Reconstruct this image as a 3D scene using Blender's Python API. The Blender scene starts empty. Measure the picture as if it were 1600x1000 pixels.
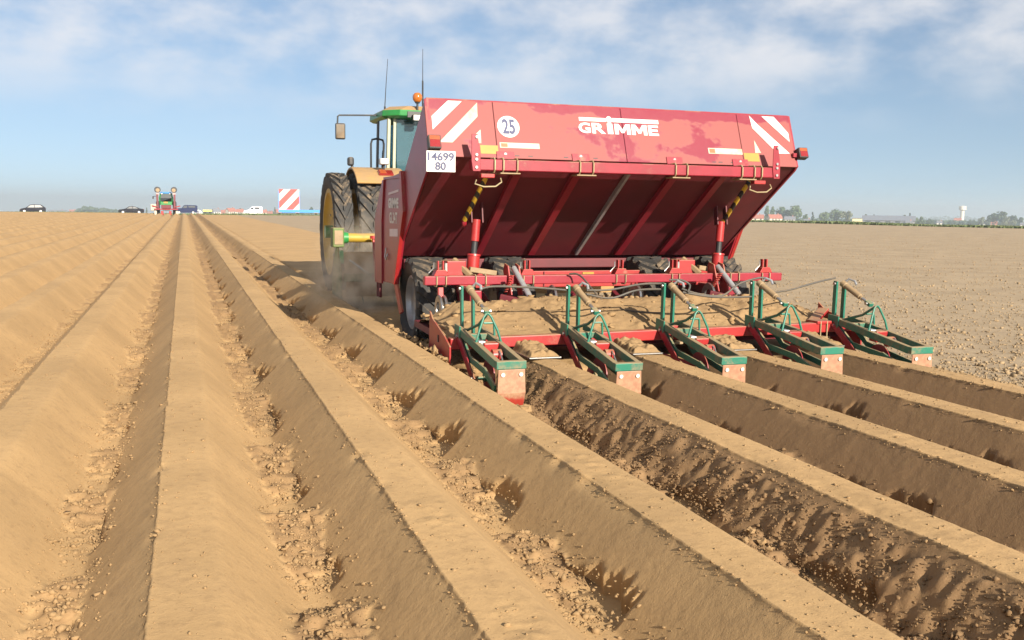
import bpy, bmesh, math, random
import numpy as np
from mathutils import Vector, Matrix, Quaternion
R = math.radians
rnd = random.Random(7)
sc = bpy.context.scene
col = sc.collection

# ------------------------------------------------------------------ camera
CAM_Z = 1.31
YAW, PITCH, ROLL, FPX = 0.3289, 0.1162, 0.0131, 1499.42
Fv = Vector((math.sin(YAW)*math.cos(PITCH), math.cos(YAW)*math.cos(PITCH), -math.sin(PITCH)))
R0 = Vector((math.cos(YAW), -math.sin(YAW), 0)); U0 = R0.cross(Fv)
Rv = math.cos(ROLL)*R0 + math.sin(ROLL)*U0
Uv = -math.sin(ROLL)*R0 + math.cos(ROLL)*U0
cd = bpy.data.cameras.new('camera'); cam = bpy.data.objects.new('camera', cd); col.objects.link(cam)
cam.matrix_world = Matrix(((Rv.x, Uv.x, -Fv.x, 0), (Rv.y, Uv.y, -Fv.y, 0), (Rv.z, Uv.z, -Fv.z, CAM_Z), (0, 0, 0, 1)))
cd.sensor_width = 36; cd.lens = FPX/1600*36; cd.clip_start = .05; cd.clip_end = 12000
sc.camera = cam

# ------------------------------------------------------------------ light
S = Vector((.46, -2.2, 1.0)).normalized()          # towards the sun: behind the camera, a little to the right
EXPOSURE = 1.18
SUN, SKY = 5.0, 0.060
HAZE = 0.00058
sd = bpy.data.lights.new('sun', 'SUN'); so = bpy.data.objects.new('sun', sd); col.objects.link(so)
sd.energy = SUN; sd.angle = R(.53); sd.color = (1.0, .91, .77)
so.rotation_euler = S.to_track_quat('Z', 'Y').to_euler(); so.location = (20, -60, 40)
w = bpy.data.worlds.new('World'); sc.world = w; w.use_nodes = True
nt = w.node_tree; nt.nodes.clear()
def N(t, typ, **kw):
    n = t.nodes.new(typ)
    for k, v in kw.items():
        if k in n.bl_rna.properties.keys(): setattr(n, k, v)
    return n
def L(t, a, b): t.links.new(a, b)
out = N(nt, 'ShaderNodeOutputWorld'); bg = N(nt, 'ShaderNodeBackground'); bg.inputs[1].default_value = SKY
tc = N(nt, 'ShaderNodeTexCoord')
add = N(nt, 'ShaderNodeVectorMath', operation='ADD'); add.inputs[1].default_value = (0, 0, .11)   # land falls away: dip of the horizon
L(nt, tc.outputs['Generated'], add.inputs[0])
nrm = N(nt, 'ShaderNodeVectorMath', operation='NORMALIZE'); L(nt, add.outputs[0], nrm.inputs[0])
sky = N(nt, 'ShaderNodeTexSky'); sky.sky_type = 'NISHITA'; sky.sun_disc = False
sky.sun_elevation = math.asin(S.z); sky.sun_rotation = math.atan2(S.x, S.y)
sky.altitude = 60; sky.air_density = 1.0; sky.dust_density = .5; sky.ozone_density = 1.4
L(nt, nrm.outputs[0], sky.inputs[0])
mp = N(nt, 'ShaderNodeMapping'); mp.inputs['Scale'].default_value = (1, 1, 2.0); mp.inputs['Location'].default_value = (.35, .13, .4)
L(nt, nrm.outputs[0], mp.inputs[0])
n1 = N(nt, 'ShaderNodeTexNoise'); n1.inputs['Scale'].default_value = 13; n1.inputs['Detail'].default_value = 9; n1.inputs['Roughness'].default_value = .54
L(nt, mp.outputs[0], n1.inputs['Vector'])
n2 = N(nt, 'ShaderNodeTexNoise'); n2.inputs['Scale'].default_value = 4.2; n2.inputs['Detail'].default_value = 3
L(nt, mp.outputs[0], n2.inputs['Vector'])
m1 = N(nt, 'ShaderNodeMath', operation='MULTIPLY_ADD'); m1.inputs[1].default_value = .55; L(nt, n2.outputs[0], m1.inputs[0]); L(nt, n1.outputs[0], m1.inputs[2])
r1 = N(nt, 'ShaderNodeMapRange', interpolation_type='SMOOTHSTEP'); r1.inputs[1].default_value = .50; r1.inputs[2].default_value = 1.04
L(nt, m1.outputs[0], r1.inputs[0])
sx = N(nt, 'ShaderNodeSeparateXYZ'); L(nt, nrm.outputs[0], sx.inputs[0])
r2 = N(nt, 'ShaderNodeMapRange', interpolation_type='SMOOTHSTEP'); r2.inputs[1].default_value = .17; r2.inputs[2].default_value = .265
L(nt, sx.outputs['Z'], r2.inputs[0])
mm = N(nt, 'ShaderNodeMath', operation='MULTIPLY'); L(nt, r1.outputs[0], mm.inputs[0]); L(nt, r2.outputs[0], mm.inputs[1])
mm2 = N(nt, 'ShaderNodeMath', operation='MULTIPLY'); L(nt, mm.outputs[0], mm2.inputs[0]); mm2.inputs[1].default_value = .74
mx = N(nt, 'ShaderNodeMix', data_type='RGBA'); mx.inputs['B'].default_value = (7.4, 7.1, 7.0, 1)
CLOUD_MIX = mx
L(nt, mm2.outputs[0], mx.inputs['Factor']); L(nt, sky.outputs[0], mx.inputs['A'])
L(nt, mx.outputs['Result'], bg.inputs[0]); L(nt, bg.outputs[0], out.inputs[0])
sc.view_settings.view_transform = 'Standard'; sc.view_settings.look = 'None'
sc.view_settings.exposure = EXPOSURE; sc.view_settings.gamma = 1; sc.view_settings.use_curve_mapping = False
sc.cycles.volume_bounces = 1; sc.cycles.max_bounces = 6; sc.cycles.transparent_max_bounces = 12

# ------------------------------------------------------------------ materials
MAT = {}
def base(name, rough=.6, metal=0.0, spec=.5):
    m = bpy.data.materials.new(name); m.use_nodes = True; t = m.node_tree
    b = t.nodes['Principled BSDF']; b.inputs['Roughness'].default_value = rough; b.inputs['Metallic'].default_value = metal
    b.inputs['Specular IOR Level'].default_value = spec
    MAT[name] = m
    return m, t, b
def noise(t, scale, detail=4, rough=.55, coord=None, stretch=None):
    n = N(t, 'ShaderNodeTexNoise'); n.inputs['Scale'].default_value = scale; n.inputs['Detail'].default_value = detail; n.inputs['Roughness'].default_value = rough
    if coord is None:
        c = N(t, 'ShaderNodeNewGeometry'); coord = c.outputs['Position']
    if stretch:
        mpp = N(t, 'ShaderNodeMapping'); mpp.inputs['Scale'].default_value = stretch; L(t, coord, mpp.inputs[0]); coord = mpp.outputs[0]
    L(t, coord, n.inputs['Vector'])
    return n.outputs[0]
def ramp(t, src, lo, hi):
    r = N(t, 'ShaderNodeMapRange', interpolation_type='SMOOTHSTEP'); r.inputs[1].default_value = lo; r.inputs[2].default_value = hi
    L(t, src, r.inputs[0]); return r.outputs[0]
def mixc(t, fac, a, b):
    m = N(t, 'ShaderNodeMix', data_type='RGBA')
    for s, v in (('A', a), ('B', b)):
        if isinstance(v, tuple): m.inputs[s].default_value = (*v, 1)
        else: L(t, v, m.inputs[s])
    if isinstance(fac, float): m.inputs['Factor'].default_value = fac
    else: L(t, fac, m.inputs['Factor'])
    return m.outputs['Result']
def math_(t, op, a, b=None, c=None):
    n = N(t, 'ShaderNodeMath', operation=op)
    for i, v in enumerate((a, b, c)):
        if v is None: continue
        if isinstance(v, (int, float)): n.inputs[i].default_value = v
        else: L(t, v, n.inputs[i])
    return n.outputs[0]
def bump(t, b, h, strength, dist):
    n = N(t, 'ShaderNodeBump'); n.inputs['Strength'].default_value = strength; n.inputs['Distance'].default_value = dist
    L(t, h, n.inputs['Height']); L(t, n.outputs[0], b.inputs['Normal'])
DUST = (.27, .175, .088)
def paint(name, c, c2=None, rough=.45, dust=.45, metal=0.0, up=.5, scale=5.0, dustc=DUST):
    """paint with patchy dust: more of it on faces that look up"""
    m, t, b = base(name, rough, metal)
    g = N(t, 'ShaderNodeNewGeometry'); s = N(t, 'ShaderNodeSeparateXYZ'); L(t, g.outputs['Normal'], s.inputs[0])
    n = noise(t, scale, 6, .62, g.outputs['Position']); f = noise(t, 60, 3, .6, g.outputs['Position'])
    k = math_(t, 'MULTIPLY_ADD', s.outputs['Z'], up*.5, n)
    k = math_(t, 'MULTIPLY_ADD', f, .25, k)
    fac = ramp(t, k, .95-dust*.7, 1.25-dust*.5)
    fac = math_(t, 'MULTIPLY', fac, .85)
    cc = mixc(t, ramp(t, n, .35, .7), c, c2 or tuple(x*.75 for x in c))
    L(t, mixc(t, fac, cc, dustc), b.inputs['Base Color'])
    L(t, math_(t, 'MULTIPLY_ADD', fac, .4, rough), b.inputs['Roughness'])
    bump(t, b, f, .15, .002)
    return m
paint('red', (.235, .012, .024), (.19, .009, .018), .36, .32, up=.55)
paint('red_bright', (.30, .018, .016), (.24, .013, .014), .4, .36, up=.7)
paint('red_dark', (.115, .007, .013), (.075, .006, .010), .6, .36, up=.2, scale=2.0, dustc=(.12, .045, .030))  # darkened copy of the red: shade under the hopper put into the colour
paint('teal', (.012, .135, .085), (.010, .105, .075), .42, .34, up=.75, scale=9)
paint('teal_dusty', (.012, .135, .085), (.010, .105, .075), .5, .62, up=.8, scale=9)
paint('deere_green', (.02, .20, .045), (.02, .16, .04), .38, .22)
paint('lime_green', (.085, .13, .03), (.07, .11, .03), .6, .55)
paint('deere_yellow', (.36, .23, .018), (.30, .19, .02), .55, .50)
paint('tan_fender', (.34, .20, .070), (.30, .175, .065), .5, .5)
paint('steel', (.42, .41, .39), (.30, .29, .28), .32, .30, metal=.85, scale=12)
paint('galvanised', (.46, .47, .47), (.36, .37, .38), .4, .25, metal=.6, scale=9)
paint('brass_rod', (.42, .34, .20), (.33, .26, .15), .4, .4, metal=.5)
paint('tyre', (.022, .021, .020), (.03, .028, .026), .8, .40, up=.35, scale=7, dustc=(.25, .18, .11))
paint('black', (.018, .018, .020), (.025, .025, .025), .5, .25)
paint('hose', (.055, .05, .042), (.075, .065, .05), .6, .38, dustc=(.15, .10, .06))
paint('cream', (.26, .18, .095), (.20, .14, .075), .6, .5, dustc=(.24, .155, .08))
paint('white', (.78, .77, .74), (.72, .71, .68), .4, .15)
paint('off_white', (.42, .38, .30), (.36, .30, .22), .5, .35, dustc=(.34, .22, .12))
def plain(name, c, rough=.5, metal=0.0, emit=0, spec=.5, alpha=None, coat=0):
    m, t, b = base(name, rough, metal, spec); g = noise(t, 8, 3)
    L(t, mixc(t, ramp(t, g, .3, .7), c, tuple(x*.88 for x in c)), b.inputs['Base Color'])
    if coat: b.inputs['Coat Weight'].default_value = coat
    return m
plain('navy_print', (.03, .035, .10), .5); plain('print_white', (.56, .53, .50), .45); plain('print_grey', (.30, .24, .24), .5)
plain('print_light', (.55, .45, .47), .5)
plain('sticker_yellow', (.36, .19, .018), .45); plain('sticker_orange', (.36, .10, .03), .45)
plain('amber', (.38, .11, .015), .15, coat=.6); plain('lamp_red', (.22, .012, .012), .15, coat=.8); plain('lamp_orange', (.33, .07, .02), .2, coat=.6)
plain('lamp_white', (.85, .82, .74), .12, coat=.8)
plain('blue_beam', (.04, .24, .62), .45); plain('blue_roof', (.06, .22, .55), .5)
plain('car_black', (.006, .006, .012), .6, spec=.15); plain('car_navy', (.012, .018, .06), .6, spec=.15); plain('car_white', (.80, .78, .82), .3, coat=.6)
plain('car_glass', (.02, .025, .03), .25, spec=.3); plain('car_tyre', (.025, .025, .025), .8); plain('car_rim', (.62, .62, .62), .35, .4)
plain('stripe_red', (.72, .06, .05), .45)
plain('wall_cream', (.62, .54, .42), .8); plain('wall_white', (.70, .67, .62), .8); plain('wall_brick', (.36, .16, .11), .85); plain('wall_yellow', (.66, .58, .32), .8)
plain('roof_red', (.34, .11, .065), .8); plain('roof_grey', (.17, .17, .19), .7); plain('roof_barn', (.16, .17, .20), .65); plain('tunnel_film', (.55, .60, .56), .4)
plain('tank_yellow', (.72, .58, .12), .6); plain('concrete', (.62, .58, .50), .85); plain('window_dark', (.05, .055, .06), .2)
plain('bark', (.09, .065, .045), .9); plain('seat_cloth', (.06, .05, .04), .8)
plain('cab_trim', (.30, .31, .22), .5)
# striped hazard pole
m, t, b = base('hazard', .5); g = N(t, 'ShaderNodeTexCoord'); s = N(t, 'ShaderNodeSeparateXYZ'); L(t, g.outputs['Object'], s.inputs[0])
k = math_(t, 'FRACT', math_(t, 'MULTIPLY', math_(t, 'ADD', s.outputs['Z'], math_(t, 'MULTIPLY', s.outputs['X'], 1.0)), 9.5))
L(t, mixc(t, math_(t, 'GREATER_THAN', k, .5), (.015, .014, .013), (.55, .36, .03)), b.inputs['Base Color'])
# hopper rear sheet: crimson paint under a film of dust with rubbed patches
m, t, b = base('rear_sheet', .42); g = N(t, 'ShaderNodeNewGeometry')
a1 = noise(t, 1.7, 7, .6, g.outputs['Position'], (1, 1, 1.6)); a2 = noise(t, 14, 5, .65, g.outputs['Position'])
s = N(t, 'ShaderNodeSeparateXYZ'); L(t, g.outputs['Position'], s.inputs[0])
topband = ramp(t, math_(t, 'MULTIPLY_ADD', a2, .10, s.outputs['Z']), 2.20, 2.29)       # rubbed clean along the rim
k = math_(t, 'SUBTRACT', math_(t, 'MULTIPLY_ADD', a2, .12, a1), math_(t, 'MULTIPLY', topband, .17))
film = math_(t, 'MULTIPLY_ADD', ramp(t, k, .45, .50), .56, math_(t, 'MULTIPLY', a2, .18))
L(t, mixc(t, film, (.175, .0095, .028), (.220, .052, .034)), b.inputs['Base Color'])
L(t, math_(t, 'MULTIPLY_ADD', film, .4, .3), b.inputs['Roughness'])
# glass of the cab
m = bpy.data.materials.new('cab_glass'); m.use_nodes = True; t = m.node_tree; t.nodes.clear(); MAT['cab_glass'] = m
o_ = N(t, 'ShaderNodeOutputMaterial'); tr = N(t, 'ShaderNodeBsdfTransparent'); tr.inputs[0].default_value = (.36, .56, .60, 1)
gl = N(t, 'ShaderNodeBsdfGlossy'); gl.inputs['Roughness'].default_value = .04; fr = N(t, 'ShaderNodeFresnel'); fr.inputs[0].default_value = 1.5
df = N(t, 'ShaderNodeBsdfDiffuse'); df.inputs[0].default_value = (.10, .20, .235, 1); m0 = N(t, 'ShaderNodeMixShader'); m0.inputs[0].default_value = .34; L(t, tr.outputs[0], m0.inputs[1]); L(t, df.outputs[0], m0.inputs[2])
ms = N(t, 'ShaderNodeMixShader'); L(t, fr.outputs[0], ms.inputs[0]); L(t, m0.outputs[0], ms.inputs[1]); L(t, gl.outputs[0], ms.inputs[2]); L(t, ms.outputs[0], o_.inputs[0])
# mirror glass
base('mirror_glass', .05, 1.0)
# soil: dry and moist tones by the vertex attribute, crumb relief by bump
def soil(name, dry, moist, attr=True, fine=1.0, big=1.0, spk=.10):
    m, t, b = base(name, .95, 0, .15); g = N(t, 'ShaderNodeNewGeometry'); P = g.outputs['Position']
    v1 = noise(t, .9, 5, .6, P); v2 = noise(t, 22, 5, .65, P); v3 = noise(t, 140, 3, .6, P)
    a = mixc(t, ramp(t, v1, .3, .7), dry, tuple(x*.80 for x in dry))
    v5 = noise(t, 5.5, 6, .7, P); a = mixc(t, math_(t, 'MULTIPLY', ramp(t, v5, .48, .68), .30), a, (dry[0]*.66, dry[1]*.66, dry[2]*.72))
    if attr:
        at = N(t, 'ShaderNodeAttribute'); at.attribute_name = 'moist'
        fac = math_(t, 'ADD', at.outputs['Fac'], math_(t, 'MULTIPLY', math_(t, 'SUBTRACT', v2, .5), .55))
        a = mixc(t, ramp(t, fac, 0, 1), a, moist)
    a = mixc(t, math_(t, 'MULTIPLY', ramp(t, v2, .5, .72), .35), a, tuple(x*.62 for x in dry))
    a = mixc(t, math_(t, 'MULTIPLY', ramp(t, v3, .60, .75), spk*2), a, tuple(min(1, x*1.35) for x in dry))
    v4 = noise(t, 75, 4, .7, P); a = mixc(t, math_(t, 'MULTIPLY', ramp(t, v4, .585, .70), .55), a, tuple(x*.45 for x in dry))
    L(t, a, b.inputs['Base Color'])
    h = math_(t, 'ADD', math_(t, 'MULTIPLY', v2, 1.0*big), math_(t, 'MULTIPLY', v3, .35*fine))
    bump(t, b, h, .38, .008)
    return m
DRY, MOIST = (.440, .284, .134), (.205, .124, .062)
soil('soil', DRY, MOIST); soil('field_clod', (.30, .215, .125), MOIST, attr=False); soil('soil_field', (.345, .262, .168), MOIST, attr=False, big=2.2, spk=.14); soil('clod', (.285, .185, .092), MOIST, attr=False)
soil('soil_dark', (.19, .118, .060), MOIST, attr=False); soil('heap', (.285, .185, .092), MOIST, attr=False, big=2.2)
# leaves and grass
def leafmat(name, c, c2):
    m, t, b = base(name, .7); v = noise(t, .35, 3); L(t, mixc(t, ramp(t, v, .3, .7), c, c2), b.inputs['Base Color']); return m
leafmat('leaf', (.055, .090, .030), (.085, .12, .04)); leafmat('leaf_dark', (.035, .06, .028), (.05, .075, .03)); leafmat('leaf_pale', (.10, .115, .06), (.13, .14, .07))
leafmat('grass', (.07, .10, .030), (.10, .12, .045)); leafmat('far_field', (.34, .26, .14), (.30, .25, .13)); leafmat('asphalt', (.10, .10, .10), (.12, .12, .12))

# ------------------------------------------------------------------ mesh helpers
class MB:
    def __init__(s): s.v = []; s.f = []
    def add(s, vs, fs):
        n = len(s.v); s.v += [tuple(v) for v in vs]; s.f += [tuple(i+n for i in f) for f in fs]; return s
    def box(s, lo, hi):
        (a, b, c), (d, e, f) = lo, hi
        return s.add([(a,b,c),(d,b,c),(d,e,c),(a,e,c),(a,b,f),(d,b,f),(d,e,f),(a,e,f)], [(0,3,2,1),(4,5,6,7),(0,1,5,4),(1,2,6,5),(2,3,7,6),(3,0,4,7)])
    def cbox(s, c, sz, rot=None):
        hx, hy, hz = (q/2 for q in sz); c = Vector(c)
        vs = [Vector(p) for p in ((-hx,-hy,-hz),(hx,-hy,-hz),(hx,hy,-hz),(-hx,hy,-hz),(-hx,-hy,hz),(hx,-hy,hz),(hx,hy,hz),(-hx,hy,hz))]
        if rot is not None: vs = [rot @ v for v in vs]
        return s.add([v+c for v in vs], [(0,3,2,1),(4,5,6,7),(0,1,5,4),(1,2,6,5),(2,3,7,6),(3,0,4,7)])
    def bar(s, p0, p1, wd, ht, up=(0, 0, 1)):
        p0, p1 = Vector(p0), Vector(p1); d = (p1-p0).normalized(); up = Vector(up)
        r = d.cross(up)
        if r.length < 1e-4: r = d.cross(Vector((1, 0, 0)))
        r.normalize(); u = r.cross(d); r *= wd/2; u *= ht/2
        vs = [p0-r-u, p0+r-u, p0+r+u, p0-r+u, p1-r-u, p1+r-u, p1+r+u, p1-r+u]
        return s.add(vs, [(0,1,2,3),(7,6,5,4),(0,4,5,1),(1,5,6,2),(2,6,7,3),(3,7,4,0)])
    def tube(s, pts, r, seg=10, cap=True):
        pts = [Vector(p) for p in pts]; rs = r if isinstance(r, (list, tuple)) else [r]*len(pts)
        n0 = len(s.v); nrm_ = None
        for i, p in enumerate(pts):
            d = (pts[min(i+1, len(pts)-1)] - pts[max(i-1, 0)]).normalized()
            if nrm_ is None:
                nrm_ = d.orthogonal().normalized()
            else:
                nrm_ = (nrm_ - d*nrm_.dot(d)); nrm_ = nrm_.normalized() if nrm_.length > 1e-5 else d.orthogonal().normalized()
            bn = d.cross(nrm_)
            for k in range(seg):
                a = 2*math.pi*k/seg; s.v.append(tuple(p + (nrm_*math.cos(a)+bn*math.sin(a))*rs[i]))
        for i in range(len(pts)-1):
            for k in range(seg):
                a = n0+i*seg+k; b_ = n0+i*seg+(k+1) % seg
                s.f.append((a, b_, b_+seg, a+seg))
        if cap:
            s.f.append(tuple(n0+k for k in range(seg))[::-1]); s.f.append(tuple(n0+(len(pts)-1)*seg+k for k in range(seg)))
        return s
    def lathe(s, prof, c, axis='X', seg=32, closed=False):
        """prof: (along, radius) pairs"""
        n0 = len(s.v); c = Vector(c)
        for a_, r_ in prof:
            for k in range(seg):
                t_ = 2*math.pi*k/seg; q = (a_, r_*math.cos(t_), r_*math.sin(t_))
                if axis == 'X': p = Vector(q)
                elif axis == 'Y': p = Vector((q[2], q[0], q[1]))
                else: p = Vector((q[1], q[2], q[0]))
                s.v.append(tuple(c+p))
        m_ = len(prof)
        for i in range(m_ if closed else m_-1):
            j = (i+1) % m_
            for k in range(seg):
                s.f.append((n0+i*seg+k, n0+j*seg+k, n0+j*seg+(k+1) % seg, n0+i*seg+(k+1) % seg))
        return s
    def prism(s, poly, a0, a1, plane='YZ'):
        """poly in a plane, extruded along the third axis from a0 to a1"""
        def P(u, v, a): return {'YZ': (a, u, v), 'XZ': (u, a, v), 'XY': (u, v, a)}[plane]
        n = len(poly); vs = [P(u, v, a0) for u, v in poly]+[P(u, v, a1) for u, v in poly]
        fs = [tuple(range(n)), tuple(range(2*n-1, n-1, -1))]+[(i, i+n, (i+1) % n+n, (i+1) % n) for i in range(n)]
        return s.add(vs, fs)
    def fan(s, prof_pts): return s
def link(name, me, mat=None, parent=None):
    o = bpy.data.objects.new(name, me); col.objects.link(o)
    if mat: me.materials.append(MAT[mat])
    if parent is not None:
        o.parent = parent
        if parent.parent is None and parent.get('category') is not None: o.matrix_parent_inverse = parent.matrix_basis.inverted()
    return o
def obj(name, mb, mat, parent=None, bevel=0, smooth=False, local=False):
    me = bpy.data.meshes.new(name); me.from_pydata(mb.v, [], mb.f)
    bm = bmesh.new(); bm.from_mesh(me); bmesh.ops.recalc_face_normals(bm, faces=bm.faces); bm.to_mesh(me); bm.free()
    o = bpy.data.objects.new(name, me); col.objects.link(o); me.materials.append(MAT[mat])
    if smooth:
        me.polygons.foreach_set('use_smooth', [True]*len(me.polygons))
        try: me.set_sharp_from_angle(angle=R(38))
        except Exception: pass
    if parent is not None:
        o.parent = parent
        if not local and parent.parent is None: o.matrix_parent_inverse = parent.matrix_basis.inverted()
    if bevel:
        bv = o.modifiers.new('bevel', 'BEVEL'); bv.width = bevel; bv.segments = 2; bv.limit_method = 'ANGLE'; bv.angle_limit = R(40)
    return o
def thing(name, label, cat, loc, rz=0, group=None):
    o = bpy.data.objects.new(name, None); col.objects.link(o); o.location = loc; o.rotation_euler = (0, 0, rz); o.empty_display_size = .3
    o['label'] = label; o['category'] = cat
    if group: o['group'] = group
    return o
def tag(o, label=None, cat=None, group=None, kind=None):
    for k, v in (('label', label), ('category', cat), ('group', group), ('kind', kind)):
        if v: o[k] = v
    return o
def copy_tree(o, parent=None):
    c = o.copy(); col.objects.link(c); inv = o.matrix_parent_inverse.copy()
    if parent is not None: c.parent = parent; c.matrix_parent_inverse = inv
    for ch in list(o.children): copy_tree(ch, c)
    return c
def text_mesh(body, bold=0.0, shear=0.0):
    cu = bpy.data.curves.new('t', 'FONT'); cu.body = body; cu.size = 1; cu.offset = bold; cu.extrude = 0; cu.resolution_u = 3
    to = bpy.data.objects.new('t', cu); col.objects.link(to)
    dg = bpy.context.evaluated_depsgraph_get(); me = bpy.data.meshes.new_from_object(to.evaluated_get(dg))
    bpy.data.objects.remove(to)
    V = np.zeros(len(me.vertices)*3); me.vertices.foreach_get('co', V); V = V.reshape(-1, 3)
    F = [tuple(p.vertices) for p in me.polygons]
    V[:, :2] -= V[:, :2].min(0); V[:, :2] /= V[:, :2].max(0)
    return V, F
def text_on(name, body, frame, u0, v0, u1, v1, mat, parent, bold=.012, lift=.003):
    """lettering that fills the rectangle u0..u1, v0..v1 of a plane frame(u, v, lift) -> point"""
    V, F = text_mesh(body, bold); mb = MB(); mb.add([frame(u0+(u1-u0)*x, v0+(v1-v0)*y, lift) for x, y, _ in V], F)
    me = bpy.data.meshes.new(name); me.from_pydata(mb.v, [], mb.f); o = bpy.data.objects.new(name, me); col.objects.link(o)
    me.materials.append(MAT[mat]); o.parent = parent
    if parent.parent is None: o.matrix_parent_inverse = parent.matrix_basis.inverted()
    return o

# ------------------------------------------------------------------ the ground
_rs = np.random.RandomState(3); _tab = _rs.rand(512, 512)
def vn(x, y, seed=0):
    x = np.asarray(x, float)+seed*37.17; y = np.asarray(y, float)+seed*91.7
    xi = np.floor(x).astype(int); yi = np.floor(y).astype(int); fx = x-xi; fy = y-yi
    fx = fx*fx*(3-2*fx); fy = fy*fy*(3-2*fy); a = _tab[xi & 511, yi & 511]; b = _tab[(xi+1) & 511, yi & 511]
    c = _tab[xi & 511, (yi+1) & 511]; d = _tab[(xi+1) & 511, (yi+1) & 511]
    return (a*(1-fx)+b*fx)*(1-fy)+(c*(1-fx)+d*fx)*fy - .5
def fbm(x, y, seed=0, oct=3):
    s = 0; a = 1.0
    for i in range(oct): s = s+a*vn(x*2**i, y*2**i, seed+i*5); a *= .55
    return s
def sstep(a, b, x):
    t_ = np.clip((x-a)/(b-a), 0, 1); return t_*t_*(3-2*t_)
PITCH_M, E0, TOPW, ZT, ZF = .9, -.129, .225, .12, -.16
FRESH_END = 7.42                       # behind the planter: the four new ridges; ahead of it flat soil
def dip(X, Y):                         # the land falls away beyond the crest of the field
    d = np.hypot(X, Y); return -np.maximum(0, d-118)*.0098*sstep(118, 150, d)
def base_profile(x):
    lf = np.interp(x, [-.335, -.285, -.25, -.004, 0, .012, .115, TOPW-.012, TOPW+.012, .475, .51, .565], [ZF, ZF+.005, ZF+.035, ZT-.010, ZT+.002, ZT+.001, ZT+.004, ZT-.001, ZT-.016, ZF+.035, ZF+.005, ZF])
    return lf
def dam(k, Y):
    per = 1.32+.1*math.sin(k*2.1); ph = Y/per + k*.377 + .10*np.sin(Y*1.3+k) + .5*vn(Y*.45, Y*0+k*4.1, 17)
    return 1-(ph-np.floor(ph))         # grows towards the camera
def ridge(k, x, Y):
    """x: offset from the ridge's left top edge. returns X, Z, moist"""
    Xw = E0+PITCH_M*k+x; s = dam(k, Y); old = k < 3
    amp = (.8 if k in (1, 2, 4, 5) else (.22 if k <= 0 else .6))
    jag = 1.1*vn(Y*14, Y*0+k*3.3, 4)+1.0*vn(Y*45, Y*0+k*7.7, 9)+.6*vn(Y*7, Y*0+k*1.7, 14)
    a = .165*amp*sstep(.10, 1.02, s)*(1-sstep(.985, 1., s))*(1.0+.55*jag)
    a = np.clip(a*(1.0+1.3*vn(Y*.6+k*9.1, Y*0+k*2.7, 19)), 0, .21); xc = -.285+a
    face = (x < -.01)
    zc = base_profile(x)
    # wobble of the whole edge
    wob = .005*vn(Y*1.7, Y*0+k, 2)+.004*vn(Y*9, Y*0+k*5, 3)
    xm = np.where(face & (x > -.30), np.maximum(x, xc), x)+wob*sstep(-.3, -.05, x)+.006*vn(Y*38, Y*0+k*5, 5)*sstep(-.03, -.004, x)*(1-sstep(0, .03, x))
    chip = np.maximum(0, vn(Y*5.5, Y*0+k*6.1, 24)-.20)*np.exp(-(x/.028)**2); xm = xm+chip*.055; zc = zc-chip*.045
    # loose fill of the furrow: pit, then a crumbly dam that tapers off
    def fill(kk, Yq):
        q = dam(kk, Yq); m_ = sstep(.06, .36, q)*(1-.45*sstep(.3, .85, q))*(1-sstep(.80, 1.0, q))
        return ZF-.02+.135*m_*(.75 if kk > 0 else (.5 if kk == 0 else .32))+.03*vn(Yq*2.3, Yq*0+kk*2.2, 6), m_
    fl, ml = fill(k, Y); fr_, mr = fill(k+1, Y)
    left = x < .1
    f0 = np.where(left, fl, fr_); mf = np.where(left, ml, mr)
    rough = .034*fbm(Xw*19, Y*19, 11, 2)+.022*fbm(Xw*8, Y*8, 15, 2)
    ff = f0+rough*(.55+.45*mf)-np.where(left, .40*a*sstep(-.42, -.27, x), 0)
    z = zc+0
    # smooth faces and top with fine relief
    z = z+.0010*fbm(Xw*24, Y*24, 21, 2)+.0022*fbm(Xw*3, Y*1.4, 23, 2)
    pock = np.maximum(0, vn(Y*1.9, Y*0+k*1.3, 31)-.12)*np.exp(-((x-.12)/.07)**2)
    z = z+pock*.05*fbm(Xw*22, Y*22, 33, 2)
    if k == 3:                         # the rough flank next to the first scraper
        wl = sstep(-.32, -.24, x)*(1-sstep(-.07, -.02, x)); z = z+wl*(.030*fbm(Xw*12, Y*12, 41, 2)+.022*fbm(Xw*28, Y*28, 43, 2)+.008)
        xm = xm+wl*.02*fbm(Y*14, Xw*14, 45, 2)
        wt = np.exp(-((x-.03)/.05)**2); z = z-wt*.018*(.5+vn(Y*3, Y*0, 47))
    if not old: z = z+.0022*fbm(Xw*50, Y*50, 51, 2)
    isf = sstep(-.004, .02, ff-z); z = np.maximum(z, ff)
    lface = sstep(-.30, -.26, x)*(1-sstep(-.012, .004, x)); rface = sstep(TOPW, TOPW+.03, x)
    if old: mo = .16*lface+.02*rface+.13*(1-lface)*(1-rface)  # old ridges: left faces and tops simply toned darker than right faces
    else: mo = .72*lface+.45*rface+.26
    if k == 3: mo = mo-.06*lface
    mo = mo*(1-isf)+isf*(.66 if old else .80)
    if k < 0: mo = mo*.8
    return E0+PITCH_M*k+xm, z, mo+0*Y
def flat(X, Y):
    z = .012*fbm(X*7, Y*7, 61, 3)*np.clip(12/np.maximum(Y, 4), .15, 1)+.01*fbm(X*28, Y*28, 64, 2)*np.clip(8/np.maximum(np.hypot(X, Y), 4), 0, 1)+.03*fbm(X*.5, Y*.12, 66, 2)
    return z-.005
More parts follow.
